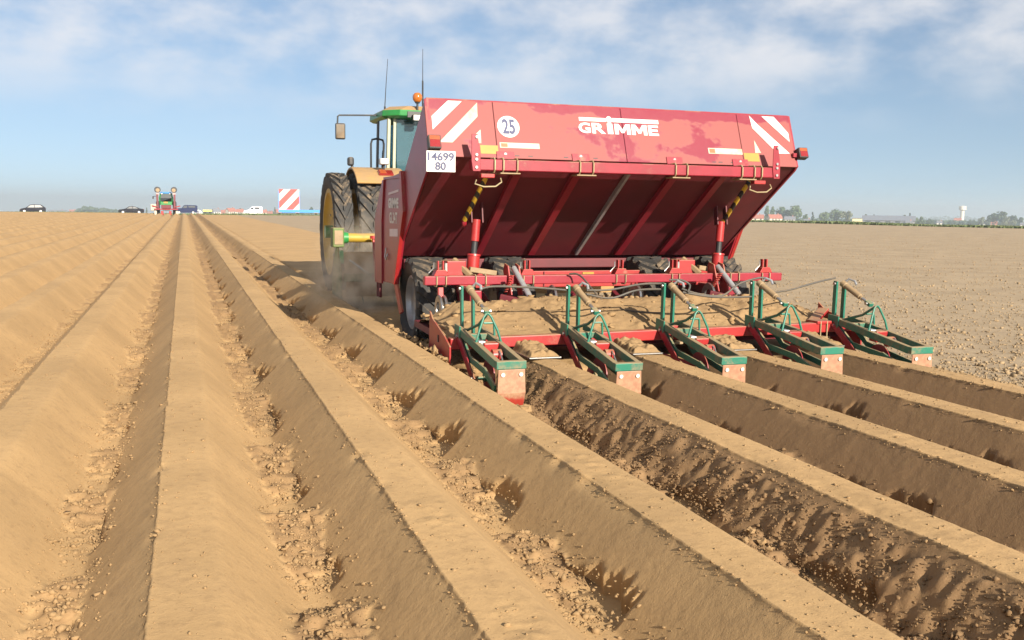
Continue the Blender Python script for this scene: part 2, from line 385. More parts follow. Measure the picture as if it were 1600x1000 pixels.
def grid_mesh(name, X, Y, Z, mo, mat):
    ny, nx = X.shape; co = np.stack([X, Y, Z], -1).reshape(-1, 3).astype(np.float32)
    i = np.arange((ny-1)*nx).reshape(ny-1, nx)[:, :-1].ravel(); q = np.stack([i, i+1, i+1+nx, i+nx], -1).astype(np.int32)
    me = bpy.data.meshes.new(name); me.vertices.add(len(co)); me.vertices.foreach_set('co', co.ravel())
    me.loops.add(q.size); me.loops.foreach_set('vertex_index', q.ravel()); me.polygons.add(len(q))
    me.polygons.foreach_set('loop_start', np.arange(0, q.size, 4, dtype=np.int32)); me.polygons.foreach_set('loop_total', np.full(len(q), 4, np.int32))
    me.update(calc_edges=True); me.polygons.foreach_set('use_smooth', np.ones(len(q), bool))
    if mo is not None:
        a = me.attributes.new('moist', 'FLOAT', 'POINT'); a.data.foreach_set('value', mo.ravel().astype(np.float32))
    o = bpy.data.objects.new(name, me); col.objects.link(o); me.materials.append(MAT[mat]); o['kind'] = 'structure'
    return o
def rows(y0, y1, ratio, dmin=.011):
    ys = [y0]
    while ys[-1] < y1: ys.append(ys[-1]+max(dmin, ys[-1]*(ratio-1)))
    ys[-1] = y1
    return np.array(ys)
XFULL = np.concatenate([np.linspace(-.335, -.29, 5)[:-1], np.linspace(-.29, -.02, 19)[:-1], [-.02, -.0062, -.003, .0005, .006], np.linspace(.018, TOPW-.014, 10), np.linspace(TOPW+.008, .50, 15)[:-1], np.linspace(.50, .565, 5)[:-1]])
XCOARSE = np.array([-.335, -.28, -.14, -.02, .004, .11, TOPW-.02, TOPW+.02, .36, .49])
def field(name, ks, xs, ys, xend=None):
    Xs, Zs, Ms, Ys = [], [], [], []
    Yg = ys[:, None]
    for k in ks:
        for x in xs:
            X, Z, mo = ridge(k, np.full_like(Yg, x), Yg)
            if k >= 3 or (k == 2 and x > .40):            # right of the worked strip: new ridges only behind the planter
                fz = flat(np.full_like(Yg, E0+.9*k+x), Yg)-.02; wgt = 1-sstep(FRESH_END-.1, FRESH_END+.2, Yg+.06*vn(X*5, X*0, 71))
                if k == 2: 
                    wgt = np.maximum(wgt, 1-sstep(.40, .56, x)); 
                Z = fz+(Z-fz)*wgt; mo = mo*wgt+.12*(1-wgt)
                X = E0+.9*k+x+(X-(E0+.9*k+x))*wgt
            Xs.append(X); Zs.append(Z); Ms.append(mo); Ys.append(Yg)
    if xend:
        for dx, wv in xend:
            Xc = np.full_like(Yg, E0+.9*ks[-1]+.565+dx); _, Z, mo = ridge(ks[-1], np.full_like(Yg, .565), Yg)
            wgt = (1-sstep(FRESH_END-.1, FRESH_END+.2, Yg))*(1-wv); fz = flat(Xc, Yg)-.02*(1-wv)
            Xs.append(Xc); Zs.append(fz+(Z-fz)*wgt+wv*(1-wv)*.1*fbm(Xc*14, Yg*14, 73)); Ms.append(mo*wgt+.12*(1-wgt)); Ys.append(Yg)
    X = np.concatenate(Xs, 1); Z = np.concatenate(Zs, 1); Mo = np.concatenate(Ms, 1); Y = np.concatenate(Ys, 1)
    return grid_mesh(name, X, Y, Z+dip(X, Y), Mo, 'soil')
XE = [(d, sstep(0, .2, d)) for d in (.0, .03, .06, .09, .12, .16, .2, .26)]
YN = rows(1.3, 26, 1.0042)
field('ridged_field', range(-3, 7), XFULL, YN, XE)
YM = rows(25.9, 142, 1.011)
field('ridged_field_far', range(-3, 7), XCOARSE, YM, [(0, 0.), (.26, 1.)])
YL = rows(5, 142, 1.012)
field('ridged_field_side', range(-50, -3), np.append(XCOARSE, .54), YL, None)
# unplanted flat soil on the right
xr = E0+.9*6+.565+.25+np.concatenate([[0], np.cumsum(.03*1.021**np.arange(230))]); xr = xr[xr < 150]
YR = rows(1.3, 142, 1.009, .02)
Xg, Yg = np.meshgrid(xr, YR)
grid_mesh('flat_field', Xg, Yg, flat(Xg, Yg)+dip(Xg, Yg)-.004, None, 'soil_field')

# the country beyond: one sheet that falls gently away to the horizon
az = np.radians(np.linspace(-75, 110, 120)); rr = np.concatenate([[118], 118*1.09**np.arange(1, 44)])
A_, R_ = np.meshgrid(az, rr); Xf, Yf = np.sin(A_)*R_, np.cos(A_)*R_
Zf = -np.maximum(0, R_-118)*.0098-.10-.25*sstep(118, 135, R_)
far = grid_mesh('far_land', Xf, Yf, Zf, None, 'far_field')
ng = MB().box((-3000, -800, -.9), (3000, 1.32, -.5)); o = obj('ground_behind', ng, 'soil_field'); o['kind'] = 'structure'

def bearing(px, d, up=0.0):
    """ground point of the far land at distance d (m) in the direction measured as px in the photograph"""
    a = YAW+math.atan((px-800)/1508.0)
    return Vector((math.sin(a)*d, math.cos(a)*d, CAM_Z-.0099*d+up))
PXM = 1499.0

# ------------------------------------------------------------------ potato planter
CX = 4.03
def mir(x): return 2*CX-x
planter = thing('potato_planter', 'dusty red four-row potato planter with raised hopper and five green furrow scrapers', 'planter', (CX, 9.3, 0))
# --- hopper: a deep tray tipped up at the rear
HL, HR = 2.11, 5.90
def panel_frame(u, v, lift=0.0):       # u = across, v = up the rear sheet
    q = v/.557; n_ = Vector((0, -.52, .2)).normalized()
    return Vector((u, 8.40+.2*q, 1.76+.52*q))+n_*lift
hop = MB()
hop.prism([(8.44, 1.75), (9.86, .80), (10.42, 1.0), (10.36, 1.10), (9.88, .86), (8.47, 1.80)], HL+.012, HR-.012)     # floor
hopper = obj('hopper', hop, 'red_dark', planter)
rs_ = MB()
def sheet(mb, u0, u1, v0, v1, th=.02, f=panel_frame, l0=0.0):
    vs = [f(u0, v0, l0), f(u1, v0, l0), f(u1, v1, l0), f(u0, v1, l0), f(u0, v0, l0-th), f(u1, v0, l0-th), f(u1, v1, l0-th), f(u0, v1, l0-th)]
    return mb.add(vs, [(0,1,2,3),(7,6,5,4),(0,4,5,1),(1,5,6,2),(2,6,7,3),(3,7,4,0)])
for a_, b_ in ((HL-.04, 2.711), (2.716, 4.003), (4.008, 5.288), (5.293, HR+.005)):
    q = MB(); sheet(q, a_, b_, .0, .557); obj('rear_panel', q, 'rear_sheet', hopper, bevel=.003)
q = MB(); q.prism([(8.60, 2.285), (8.405, 1.765), (8.45, 1.72), (9.86, .79), (10.44, .99), (9.47, 1.675), (8.66, 2.275)], HL-.02, HL); obj('side_plate', q, 'red', hopper)
q = MB(); q.prism([(8.60, 2.285), (8.405, 1.765), (8.45, 1.72), (9.86, .79), (10.44, .99), (9.47, 1.675), (8.66, 2.275)], HR, HR+.02); obj('side_plate', q, 'red', hopper)
q = MB(); q.tube([panel_frame(HL-.02, .56, -.012), panel_frame(HR, .56, -.012)], .012, 8); obj('rim', q, 'red', hopper, smooth=True)
q = MB(); q.bar((HL, 10.42, 1.0), (HR, 10.42, 1.0), .03, .12); obj('front_lip', q, 'red', hopper)
for x in (2.95, 3.55, 4.08, 4.58, 5.12):
    q = MB(); q.bar((x, 8.50, 1.675), (x+.0, 9.80, .825), .075 if x != 4.08 else .03, .05, up=(0, .55, .83))
    obj('underside_rib', q, 'red' if x != 4.08 else 'galvanised', hopper)
for u in (2.76, 2.90, 3.03, 3.38, 3.49, 3.68, 4.95, 5.02, 5.16, 5.23):           # slots along the bottom seam
    q = MB(); sheet(q, u-.022, u+.022, .022, .030, .002, l0=.0015); obj('slot', q, 'black', hopper)
# --- marks on the rear sheet
def poly_on(name, pts, mat, lift=.0025, parent=hopper):
    mb = MB(); mb.add([panel_frame(u, v, lift) for u, v in pts], [tuple(range(len(pts)))]); return obj(name, mb, mat, parent)
poly_on('warning_stripe', [(2.29, .545), (2.42, .545), (2.125, .255), (2.125, .385)], 'print_white')
poly_on('warning_stripe', [(2.566, .54), (2.557, .40), (2.297, .135), (2.175, .135)], 'off_white')
poly_on('warning_stripe', [(5.438, .545), (5.512, .46), (5.842, .144), (5.700, .140), (5.451, .41)], 'print_white')
poly_on('warning_stripe', [(5.582, .545), (5.727, .545), (5.868, .37), (5.866, .272)], 'print_white')
poly_on('warning_stripe', [(5.447, .277), (5.436, .138), (5.504, .14)], 'off_white')
poly_on('warning_stripe', [(2.572, .272), (2.568, .137), (2.538, .137), (2.505, .208)], 'off_white')
poly_on('speed_disc', [(2.845+.107*math.cos(a), .312+.107*math.sin(a)) for a in np.linspace(0, 2*math.pi, 40)[:-1]], 'print_white')
text_on('speed_figures', '25', panel_frame, 2.785, .238, 2.908, .388, 'navy_print', hopper, .028, .005)
poly_on('logo_bar', [(3.56, .405), (3.84, .405), (3.84, .442), (3.56, .442)], 'print_white')
poly_on('logo_bar', [(3.905, .405), (4.397, .405), (4.397, .447), (3.905, .447)], 'print_white')
poly_on('logo_dot', [(3.872+.030*math.cos(a), .428+.036*math.sin(a)) for a in np.linspace(0, 2*math.pi, 24)[:-1]], 'print_white')
LW = [('G', 3.545, 3.668), ('R', 3.682, 3.822), ('I', 3.842, 3.900), ('M', 3.918, 4.085), ('M', 4.097, 4.262), ('E', 4.276, 4.385)]
MP = [(0, 0), (0, 1), (.28, 1), (.5, .48), (.72, 1), (1, 1), (1, 0), (.76, 0), (.76, .60), (.58, .14), (.42, .14), (.24, .60), (.24, 0)]
IP = [(0, 0), (0, 1), (1, 1), (1, 0)]
EP = [(0, 0), (0, 1), (1, 1), (1, .78), (.32, .78), (.32, .61), (.92, .61), (.92, .40), (.32, .40), (.32, .22), (1, .22), (1, 0)]
for ch, a_, b_ in LW:
    if ch in 'MIE': poly_on('logo_letter', [(a_+(b_-a_)*x, .280+.108*y) for x, y in {'M': MP, 'I': IP, 'E': EP}[ch]], 'print_white', .003); continue
    text_on('logo_letter', ch, panel_frame, a_, .280, b_, .388, 'print_white', hopper, .034 if ch not in 'ME' else .014, .003)
for (u0, u1, v0, v1) in ((2.742, 3.128, .101, .153), (4.903, 5.288, .114, .174)):
    poly_on('sticker', [(u0, v0), (u1, v0), (u1, v1), (u0, v1)], 'off_white')
    poly_on('sticker_emblem', [(u0+.012, v0+.008), (u0+.075, v0+.008), (u0+.075, v1-.008), (u0+.012, v1-.008)], 'sticker_orange', .004)
    for i in range(9):                                  # print too small to read
        x0 = u0+.10+i*.026; poly_on('print_mark', [(x0, v1-.026), (x0+.017, v1-.026), (x0+.017, v1-.010), (x0, v1-.010)], 'print_light', .004)
poly_on('yellow_sticker', [(2.553, .037), (2.722, .037), (2.722, .12), (2.553, .12)], 'sticker_yellow')
poly_on('yellow_sticker', [(5.300, .045), (5.472, .045), (5.472, .134), (5.300, .134)], 'sticker_yellow')
# --- number plate and lamps
def plate_frame(u, v, lift=0.0): return Vector((u, 8.375-.0-lift, 1.62+v))
q = MB(); sheet(q, 2.040, 2.306, 0, .185, .006, plate_frame); plate = obj('number_plate', q, 'print_white', planter, bevel=.002)
text_on('plate_figures', '14699', plate_frame, 2.052, .098, 2.292, .172, 'navy_print', plate, .026, .004)
text_on('plate_figures', '80', plate_frame, 2.118, .016, 2.218, .088, 'navy_print', plate, .026, .004)
def tail_lamp(u0, u1, v0, v1):
    q = MB(); sheet(q, u0, u1, v0, v1, .075, l0=.075); o_ = obj('tail_lamp', q, 'black', planter, bevel=.008)
    vm = v0+(v1-v0)*.62
    q = MB(); sheet(q, u0+.010, u1-.010, vm, v1-.010, .004, l0=.079); obj('indicator_lens', q, 'lamp_orange', o_, bevel=.001)
    q = MB(); sheet(q, u0+.010, u1-.010, v0+.010, vm-.002, .004, l0=.079); obj('brake_lens', q, 'lamp_red', o_, bevel=.001)
tail_lamp(2.058, 2.172, .045, .172); tail_lamp(5.905, 6.01, .075, .185)
q = MB(); q.bar(panel_frame(5.86, .12, .02), panel_frame(5.93, .12, .02), .03, .04); obj('lamp_bracket', q, 'red', planter)
# --- cross tube along the foot of the rear sheet with clamps
q = MB(); q.bar((2.43, 8.315, 1.69), (5.60, 8.315, 1.69), .10, .10); bar1 = obj('hopper_cross_tube', q, 'red', planter, bevel=.008)
for x, s_ in ((2.455, 1), (5.555, -1)):
    q = MB(); q.prism([(x-.035, 1.955), (x+.02, 1.955), (x+.05, 1.75), (x+.05, 1.63), (x-.02, 1.63), (x-.035, 1.72)], 8.255, 8.264, 'XZ'); br = obj('end_bracket', q, 'red', planter, bevel=.003)
    for zz in (1.93, 1.775, 1.735, 1.665): 
        q = MB(); q.lathe([(0, 0.0001), (0, .013), (.012, .011), (.012, .0001)], (x+.01, 8.243, zz), 'Y', 10); obj('bolt', q, 'steel', br)
def u_bolt(x, y, z, s_=.058, r_=.0075, parent=bar1, mat='brass_rod'):
    q = MB(); q.tube([(x, y+s_, z+s_+.0), (x, y-s_*.7, z+s_+.004), (x, y-s_-.006, z+s_*.7), (x, y-s_-.006, z-s_*.7), (x, y-s_*.7, z-s_-.006), (x, y+s_, z-s_-.006)], r_, 8); obj('u_bolt', q, mat, parent, smooth=True)
for x in (2.637, 2.719, 2.851, 3.462, 3.594, 4.448, 4.573, 5.176, 5.316, 5.399): u_bolt(x, 8.315, 1.69)
for a_, b_ in ((2.69, 2.88), (3.43, 3.625), (4.415, 4.605), (5.145, 5.34)):
    q = MB(); q.box((a_, 8.25, 1.612), (b_, 8.40, 1.624)); obj('clamp_plate', q, 'cream', bar1, bevel=.003)
    q = MB(); sheet(q, a_+.01, b_-.01, -.012, .062, .006, l0=.010); obj('hinge_leaf', q, 'red', bar1, bevel=.002)
    q = MB(); q.lathe([(0, .0001), (0, .014), (.012, .011), (.012, .0001)], panel_frame((a_+b_)/2, .035, .012), 'Y', 10); obj('bolt', q, 'steel', bar1)
# --- safety props with hazard stripes, wire loops, lift cylinders
for x, dx, s_ in ((2.60, .05, 1), (5.42, -.05, -1)):
    q = MB(); q.tube([(x+.03*s_, 8.47, 1.60), (x-.02*s_+dx*0, 9.02, 1.19)], .024, 10); pr = obj('safety_prop', q, 'hazard', planter, smooth=True)
    q = MB(); q.tube([(x-.12, 8.30, 1.555), (x-.14, 8.28, 1.52), (x-.06, 8.27, 1.495), (x+.05, 8.27, 1.50), (x+.11, 8.28, 1.54), (x+.11, 8.31, 1.575)], .007, 8); obj('wire_loop', q, 'brass_rod', pr, smooth=True)
    q = MB(); q.box((x-.08, 8.29, 1.575), (x+.05, 8.36, 1.612)); obj('prop_bracket', q, 'red_bright', pr, bevel=.006)
    q = MB(); q.lathe([(-.02, .03), (0, .045), (.02, .03)], (x-.02*s_, 9.05, 1.16), 'X', 14, True); obj('prop_eye', q, 'red', pr, smooth=True)
for x in (2.67, mir(2.67)):
    b_ = Vector((x-.02, 9.0, .60)); t_ = Vector((x+.03, 9.02, 1.22)); d_ = (t_-b_)
    q = MB(); q.tube([b_, b_+d_*.10, b_+d_*.101, b_+d_*.40], [.05, .05, .062, .062], 16); cy = obj('lift_cylinder', q, 'red_bright', planter, smooth=True)
    q = MB(); q.tube([b_+d_*.39, b_+d_*.42], [.070, .066], 16); obj('cylinder_collar', q, 'red_bright', cy, smooth=True)
    q = MB(); q.tube([b_+d_*.42, b_+d_*.62], .030, 14); obj('piston_rod', q, 'black', cy, smooth=True)
    q = MB(); q.tube([b_+d_*.62, b_+d_*.96], .042, 14); obj('upper_sleeve', q, 'red_bright', cy, smooth=True)
    for e in (-.055, .055):
        q = MB(); q.bar((x+.03+e, 9.02, 1.16), (x+.03+e, 9.06, 1.38), .012, .07, up=(0, 1, 0)); obj('clevis_plate', q, 'red_dark', cy)
# --- main frame under the hopper
q = MB(); q.bar((2.14, 9.80, .72), (5.90, 9.80, .72), .10, .10); fr1 = obj('hopper_rest_beam', q, 'red_dark', planter, bevel=.008)  # darkened red stands in for the hopper's shade on the beam
q = MB(); q.bar((2.20, 9.40, .575), (5.85, 9.40, .575), .02, .17); fr2 = obj('seed_box_plate', q, 'red_bright', planter, bevel=.006)
for x in (3.26, 4.05):
    q = MB(); q.box((x-.065, 9.378, .585), (x+.065, 9.3885, .645)); st = obj('warning_sticker', q, 'sticker_yellow', fr2)
    q = MB(); q.add([(x-.045, 9.376, .597), (x-.005, 9.376, .597), (x-.025, 9.376, .632)], [(0, 1, 2)]); obj('warning_triangle', q, 'black', fr2)
for x in (2.6, 3.0, 3.55, 4.35, 4.7, 5.2):
    q = MB(); q.box((x-.004, 9.375, .50), (x+.004, 9.388, .655)); obj('plate_joint', q, 'red_dark', fr2)
q = MB(); q.bar((2.62, 8.75, .45), (2.62, 11.6, .45), .12, .14); obj('side_member', q, 'red', planter, bevel=.01)
q = MB(); q.bar((mir(2.62), 8.75, .45), (mir(2.62), 11.6, .45), .12, .14); obj('side_member', q, 'red', planter, bevel=.01)
q = MB(); q.bar((2.2, 11.2, .55), (5.86, 11.2, .55), .14, .14); obj('front_beam', q, 'red', planter, bevel=.01)
q = MB(); q.bar((CX, 11.2, .55), (CX, 13.4, .50), .16, .16); obj('drawbar', q, 'red', planter, bevel=.01)
# seed hopper body behind the lifted tray
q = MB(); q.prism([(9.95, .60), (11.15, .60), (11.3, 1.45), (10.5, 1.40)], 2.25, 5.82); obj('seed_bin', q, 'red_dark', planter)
# --- fixed side panels
for x0, x1, s_ in ((2.095, 2.115, -1), (mir(2.115), mir(2.095), 1)):
    q = MB(); q.prism([(9.52, 1.665), (10.55, 1.60), (11.0, 1.18), (11.0, .46), (9.88, .50), (9.42, 1.26)], x0, x1); sp = obj('side_panel', q, 'red', planter, bevel=.003)
    xo = x0 if s_ < 0 else x1
    e = .02*s_
    q = MB(); q.prism([(10.50, 1.60), (10.58, 1.595), (11.02, 1.18), (11.02, .44), (10.62, .45), (10.62, 1.15)], min(xo, xo+e), max(xo, xo+e)); obj('front_flange', q, 'red', sp, bevel=.003)
    q = MB(); q.prism([(9.42, 1.26), (9.52, 1.665), (9.60, 1.66), (9.52, 1.26), (9.97, .50), (9.86, .50)], min(xo, xo+2*e), max(xo, xo+2*e)); obj('rear_flange', q, 'red_bright', sp, bevel=.003)
    q = MB(); q.box((min(xo, xo+e), 9.55, 1.60), (max(xo, xo+e), 10.5, 1.625)); obj('top_flange', q, 'red', sp)
    q = MB(); q.prism([(9.86, .50), (10.05, .52), (9.75, .20), (9.62, .24)], x0-.005, x1-.005); obj('corner_gusset', q, 'red_bright', sp)
    for dy in (10.80, 10.92):
        q = MB(); q.bar((xo, dy, .46), (xo, dy, .28), .03, .05, up=(0, 1, 0)); obj('lug', q, 'red_dark', sp)
    if s_ < 0:
        def side_frame(u, v, lift=0.0): return Vector((2.095-lift, 10.30-u, v))
        q = MB(); q.add([side_frame(0, 1.43, .006), side_frame(.52, 1.46, .006), side_frame(.52, 1.485, .006), side_frame(0, 1.455, .006)], [(0, 1, 2, 3)]); obj('logo_bar', q, 'print_light', sp)
        text_on('side_lettering', 'GRIMME', side_frame, 0, 1.29, .52, 1.40, 'print_white', sp, .05, .007)
        text_on('side_lettering', 'GL34T', side_frame, .06, 1.13, .46, 1.25, 'print_white', sp, .03, .007)
        q = MB(); q.add([side_frame(.06, .99, .006), side_frame(.48, 1.0, .006), side_frame(.48, 1.08, .006), side_frame(.06, 1.07, .006)], [(0, 1, 2, 3)]); obj('name_plate', q, 'print_light', sp)
        q = MB(); q.tube([(2.085, 10.42, .86), (2.075, 10.42, .76), (2.075, 10.36, .73), (2.075, 10.32, .77), (2.085, 10.32, .80)], .007, 8); obj('hook', q, 'steel', sp, smooth=True)
        for zz in (1.12, 1.06, 1.0):
            q = MB(); q.lathe([(0, .0001), (0, .026), (.012, .018), (.014, .0001)], (2.13, 11.045, zz-.05), 'Y', 12); q.v = [(a, 2*11.045-b, c) for a, b, c in q.v]; obj('reflector', q, 'lamp_white', sp)
        q = MB(); q.prism([(2.10, 1.22), (2.16, 1.34), (2.16, 1.22)], 11.03, 11.035, 'XZ'); obj('red_reflector', q, 'lamp_red', sp)
# --- wheels
def wheel(name, c, Rr, wd, rim, lugs, parent, mat_rim, lug_h=.03, sweep=.35, dish=.5, seg=48, lug_t=.10):
    hw = wd/2; q = MB()
    prof = [(-hw*.72, rim), (-hw*.98, rim+(Rr-rim)*.35), (-hw*1.0, rim+(Rr-rim)*.68), (-hw*.90, Rr-lug_h*1.15), (-hw*.45, Rr-lug_h*.85), (0, Rr-lug_h*.75), (hw*.45, Rr-lug_h*.85), (hw*.90, Rr-lug_h*1.15), (hw*1.0, rim+(Rr-rim)*.68), (hw*.98, rim+(Rr-rim)*.35), (hw*.72, rim)]
    q.lathe(prof, c, 'X', seg)
    c = Vector(c)
    for i in range(lugs):
        for sd in (-1, 1):
            a0 = 2*math.pi*(i+(.5 if sd > 0 else 0))/lugs; dt = 2*math.pi/lugs*lug_t*2.2
            n0 = len(q.v); st = [(-.06, 0.0), (.45, sweep*.5), (.93, sweep), (1.0, sweep*1.04)]
            for (fx, da) in st:
                rb = Rr-lug_h*1.5; rt = Rr-lug_h*(0 if fx < .9 else (.15 if fx < .97 else 1.2))
                for (r_, d_) in ((rb, -dt*1.25), (rt, -dt*.8), (rt, dt*.8), (rb, dt*1.25)):
                    a = a0+da+d_; q.v.append((c.x+sd*fx*hw, c.y-r_*math.cos(a)*1.0, c.z+r_*math.sin(a)))
            for j in range(3):
                for m_ in range(3): q.f.append((n0+j*4+m_, n0+j*4+m_+1, n0+j*4+4+m_+1, n0+j*4+4+m_))
            q.f.append((n0, n0+1, n0+2, n0+3)); q.f.append((n0+15, n0+14, n0+13, n0+12))
    ty = obj(name, q, 'tyre', parent, smooth=True)
    q = MB(); q.lathe([(-hw*.80, rim*1.03), (-hw*.80, rim*.93), (-hw*.55, rim*.88), (-hw*dish, rim*.80), (-hw*dish*.8, rim*.35), (-hw*dish*1.1, rim*.33), (-hw*dish*1.1, .001)], c, 'X', 40); obj('rim', q, mat_rim, ty, smooth=True, local=True)
    q = MB(); q.lathe([(hw*.80, rim*1.03), (hw*.80, rim*.93), (hw*.5, rim*.88), (hw*.3, rim*.35), (hw*.4, .001)], c, 'X', 40); obj('rim', q, mat_rim, ty, smooth=True, local=True)
    for i in range(8):
        a = i*math.pi/4; q = MB(); q.lathe([(-.012, .0001), (-.012, .016), (0, .016)], (c.x-hw*dish*.9, c.y+rim*.55*math.cos(a), c.z+rim*.55*math.sin(a)), 'X', 8); obj('wheel_nut', q, 'steel', ty, local=True)
    return ty
for i, x in enumerate((2.35, 3.20, mir(3.20), mir(2.35))):
    wheel('wheel', (x, 9.62, .335), .465, .40, .27, 17, planter, 'galvanised', .035, .40)
# --- rear toolbar and its clamps, brackets, disc scrapers
TB, TZ = 8.74, .625
q = MB(); q.bar((2.105, TB, TZ), (5.985, TB, TZ), .085, .085); tool = obj('toolbar', q, 'red', planter, bevel=.008)
def tool_u(x): u_bolt(x, TB, TZ, .048, .0065, tool, 'brass_rod')
for x in (2.22, 2.31, 2.60, 2.70, 3.08, 3.18, 4.06, 4.16, 4.68, 4.76, 5.36, 5.46, 5.74, 5.83): tool_u(x)
for x in (2.265, 3.125, 4.115, 4.72, 5.785):                       # pairs of ears on top
    q = MB(); q.prism([(x-.075, TZ+.044), (x+.075, TZ+.044), (x+.045, TZ+.10), (x-.045, TZ+.10)], TB-.05, TB+.05, 'XZ'); sd_ = obj('saddle', q, 'red_bright', tool, bevel=.004)
    for e in (-.024, .024):
        q = MB(); q.bar((x+e, TB, TZ+.07), (x+e, TB, TZ+.185), .014, .05, up=(0, 1, 0)); obj('ear', q, 'red_bright', sd_, bevel=.004, local=True)
    q = MB(); q.tube([(x-.07, TB-.03, TZ+.17), (x-.07, TB-.03, TZ+.12), (x-.12, TB-.03, TZ+.07)], .006, 8); obj('pin', q, 'steel', sd_, smooth=True, local=True)
def arm_group(x, s_):
    """parallel-linkage arm with spring strut behind the toolbar"""
    for e in (-.055, .055):
        q = MB(); q.prism([(8.58, .49), (8.70, .47), (8.84, .70), (8.80, .78), (8.70, .76)], x+e-.007, x+e+.007); pl = obj('arm_plate', q, 'red_bright', tool, bevel=.003)
        for yy, zz in ((8.66, .52), (8.78, .73)):
            q = MB(); q.lathe([(-.012, .0001), (-.012, .016), (.012, .016), (.012, .0001)], (x+e+.012*s_, yy, zz), 'X', 10); obj('bolt', q, 'steel', pl, local=True)
    q = MB(); q.tube([(x+.02, 8.76, .735), (x+.075, 8.42, .475)], .028, 14); st = obj('strut_cylinder', q, 'galvanised', tool, smooth=True)
    q = MB(); q.tube([(x+.075, 8.42, .475), (x+.11, 8.28, .40)], .014, 10); obj('strut_rod', q, 'steel', st, smooth=True, local=True)
    q = MB()
    pts = [(x-.075+.02*math.cos(a), 8.70-.02*a/6+.02*math.sin(a), .50+.0036*a) for a in np.linspace(0, 2*math.pi*8, 97)]
    q.tube(pts, .005, 6); obj('coil_spring', q, 'red_bright', tool, smooth=True)
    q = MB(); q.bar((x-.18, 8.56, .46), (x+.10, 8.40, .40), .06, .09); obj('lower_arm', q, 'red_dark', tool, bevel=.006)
    for e in (-.03, .05):
        q = MB(); q.bar((x+.11+e, 8.30, .43), (x+.12+e, 8.24, .30), .014, .05, up=(0, 1, 0)); obj('fork_plate', q, 'red_bright', tool, bevel=.003)
        q = MB(); q.lathe([(-.012, .0001), (-.012, .015), (.012, .015), (.012, .0001)], (x+.11+e-.01, 8.275, .40), 'X', 10); obj('bolt', q, 'steel', tool)
arm_group(2.98, 1); arm_group(5.22, 1)
for x, s_ in ((2.45, 1), (4.93, 1)):                               # boxy linkages beside the arms
    q = MB(); q.box((x-.09, 8.85, .60), (x+.10, 9.05, .80)); lk = obj('linkage_box', q, 'red_bright', tool, bevel=.01)
    q = MB(); q.bar((x+.00, 8.95, .81), (x+.13, 8.80, .66), .05, .05); obj('dusty_link', q, 'cream', lk, bevel=.008, local=True)
    q = MB(); q.bar((x+.13, 8.85, .72), (x+.40, 8.85, .68), .07, .05); obj('dusty_link', q, 'cream', lk, bevel=.008, local=True)
    q = MB(); q.box((x-.11, 8.84, .70), (x-.09, 8.90, .78)); obj('link_cap', q, 'steel', lk, local=True)
for x in (2.26,):                                                   # closing disc on its stem
    q = MB(); q.bar((x, TB-.02, .56), (x, TB-.03, .46), .05, .05); ds = obj('disc_stem', q, 'red_bright', tool, bevel=.004)
    for e in (0, .045):
        q = MB(); q.lathe([(-.012, .125), (.0, .135), (.012, .125), (.010, .07), (-.010, .07)], (x-.02+e, TB-.06, .36), 'X', 32, True); obj('closing_disc', q, 'steel', ds, smooth=True, local=True)
    q = MB(); q.bar((x+.01, TB-.08, .28), (x+.01, TB-.18, .02), .02, .10, up=(0, 1, 0)); obj('soil_guide', q, 'steel', ds, local=True)
for x in (3.37, 4.27, 5.1):
    q = MB(); q.lathe([(-.012, .125), (.0, .135), (.012, .125), (.010, .07), (-.010, .07)], (x, 8.68, .44), 'X', 32, True); obj('closing_disc', q, 'steel', tool, smooth=True)
for x in (2.9, 3.4, 3.9, 4.4, 4.9, 5.4, 5.75):               # dark undercarriage plates over the ridging hood
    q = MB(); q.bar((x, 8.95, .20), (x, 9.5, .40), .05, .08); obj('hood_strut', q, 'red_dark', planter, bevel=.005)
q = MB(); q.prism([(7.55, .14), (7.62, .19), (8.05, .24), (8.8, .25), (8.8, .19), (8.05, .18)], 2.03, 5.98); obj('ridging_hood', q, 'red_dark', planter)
# --- lower rear bar with end plates
LB, LZ = 7.50, .215
q = MB(); q.bar((2.02, LB, LZ-.01), (5.93, LB, LZ+.03), .09, .09); low = obj('hood_bar', q, 'red_bright', planter, bevel=.008)
q = MB(); q.prism([(8.02, .42), (7.92, .36), (7.55, .27), (7.36, .20), (7.36, .03), (7.75, -.04), (8.05, -.02)], 1.985, 2.0); e1 = obj('end_plate', q, 'red_bright', planter, bevel=.003)
q = MB(); q.prism([(8.02, .42), (7.92, .36), (7.55, .29), (7.36, .22), (7.36, .05), (7.75, -.04), (8.05, -.02)], 5.955, 5.97); obj('end_plate', q, 'red_bright', planter, bevel=.003)
q = MB(); q.box((1.978, 7.70, .19), (1.9849, 7.725, .25)); obj('slot', q, 'black', e1, local=True)
q = MB(); q.bar((5.60, 7.62, .27), (5.95, 7.92, .36), .10, .03); obj('hood_flap', q, 'red_bright', planter, bevel=.004)
for x in (4.06, 5.60):                                             # clamps on the bar
    q = MB(); q.box((x-.07, LB-.06, LZ+.062), (x+.09, LB+.12, LZ+.09)); cl = obj('bar_clamp', q, 'red_bright', low, bevel=.006)
    q = MB(); q.box((x-.06, LB-.07, LZ-.075), (x+.07, LB+.05, LZ-.055)); obj('clamp_foot', q, 'cream', cl, bevel=.003, local=True)
    for e in (-.03, .04):
        q = MB(); q.tube([(x+e, LB-.056, LZ+.09), (x+e, LB-.056, LZ-.07)], .006, 8); obj('clamp_bolt', q, 'brass_rod', cl, local=True)
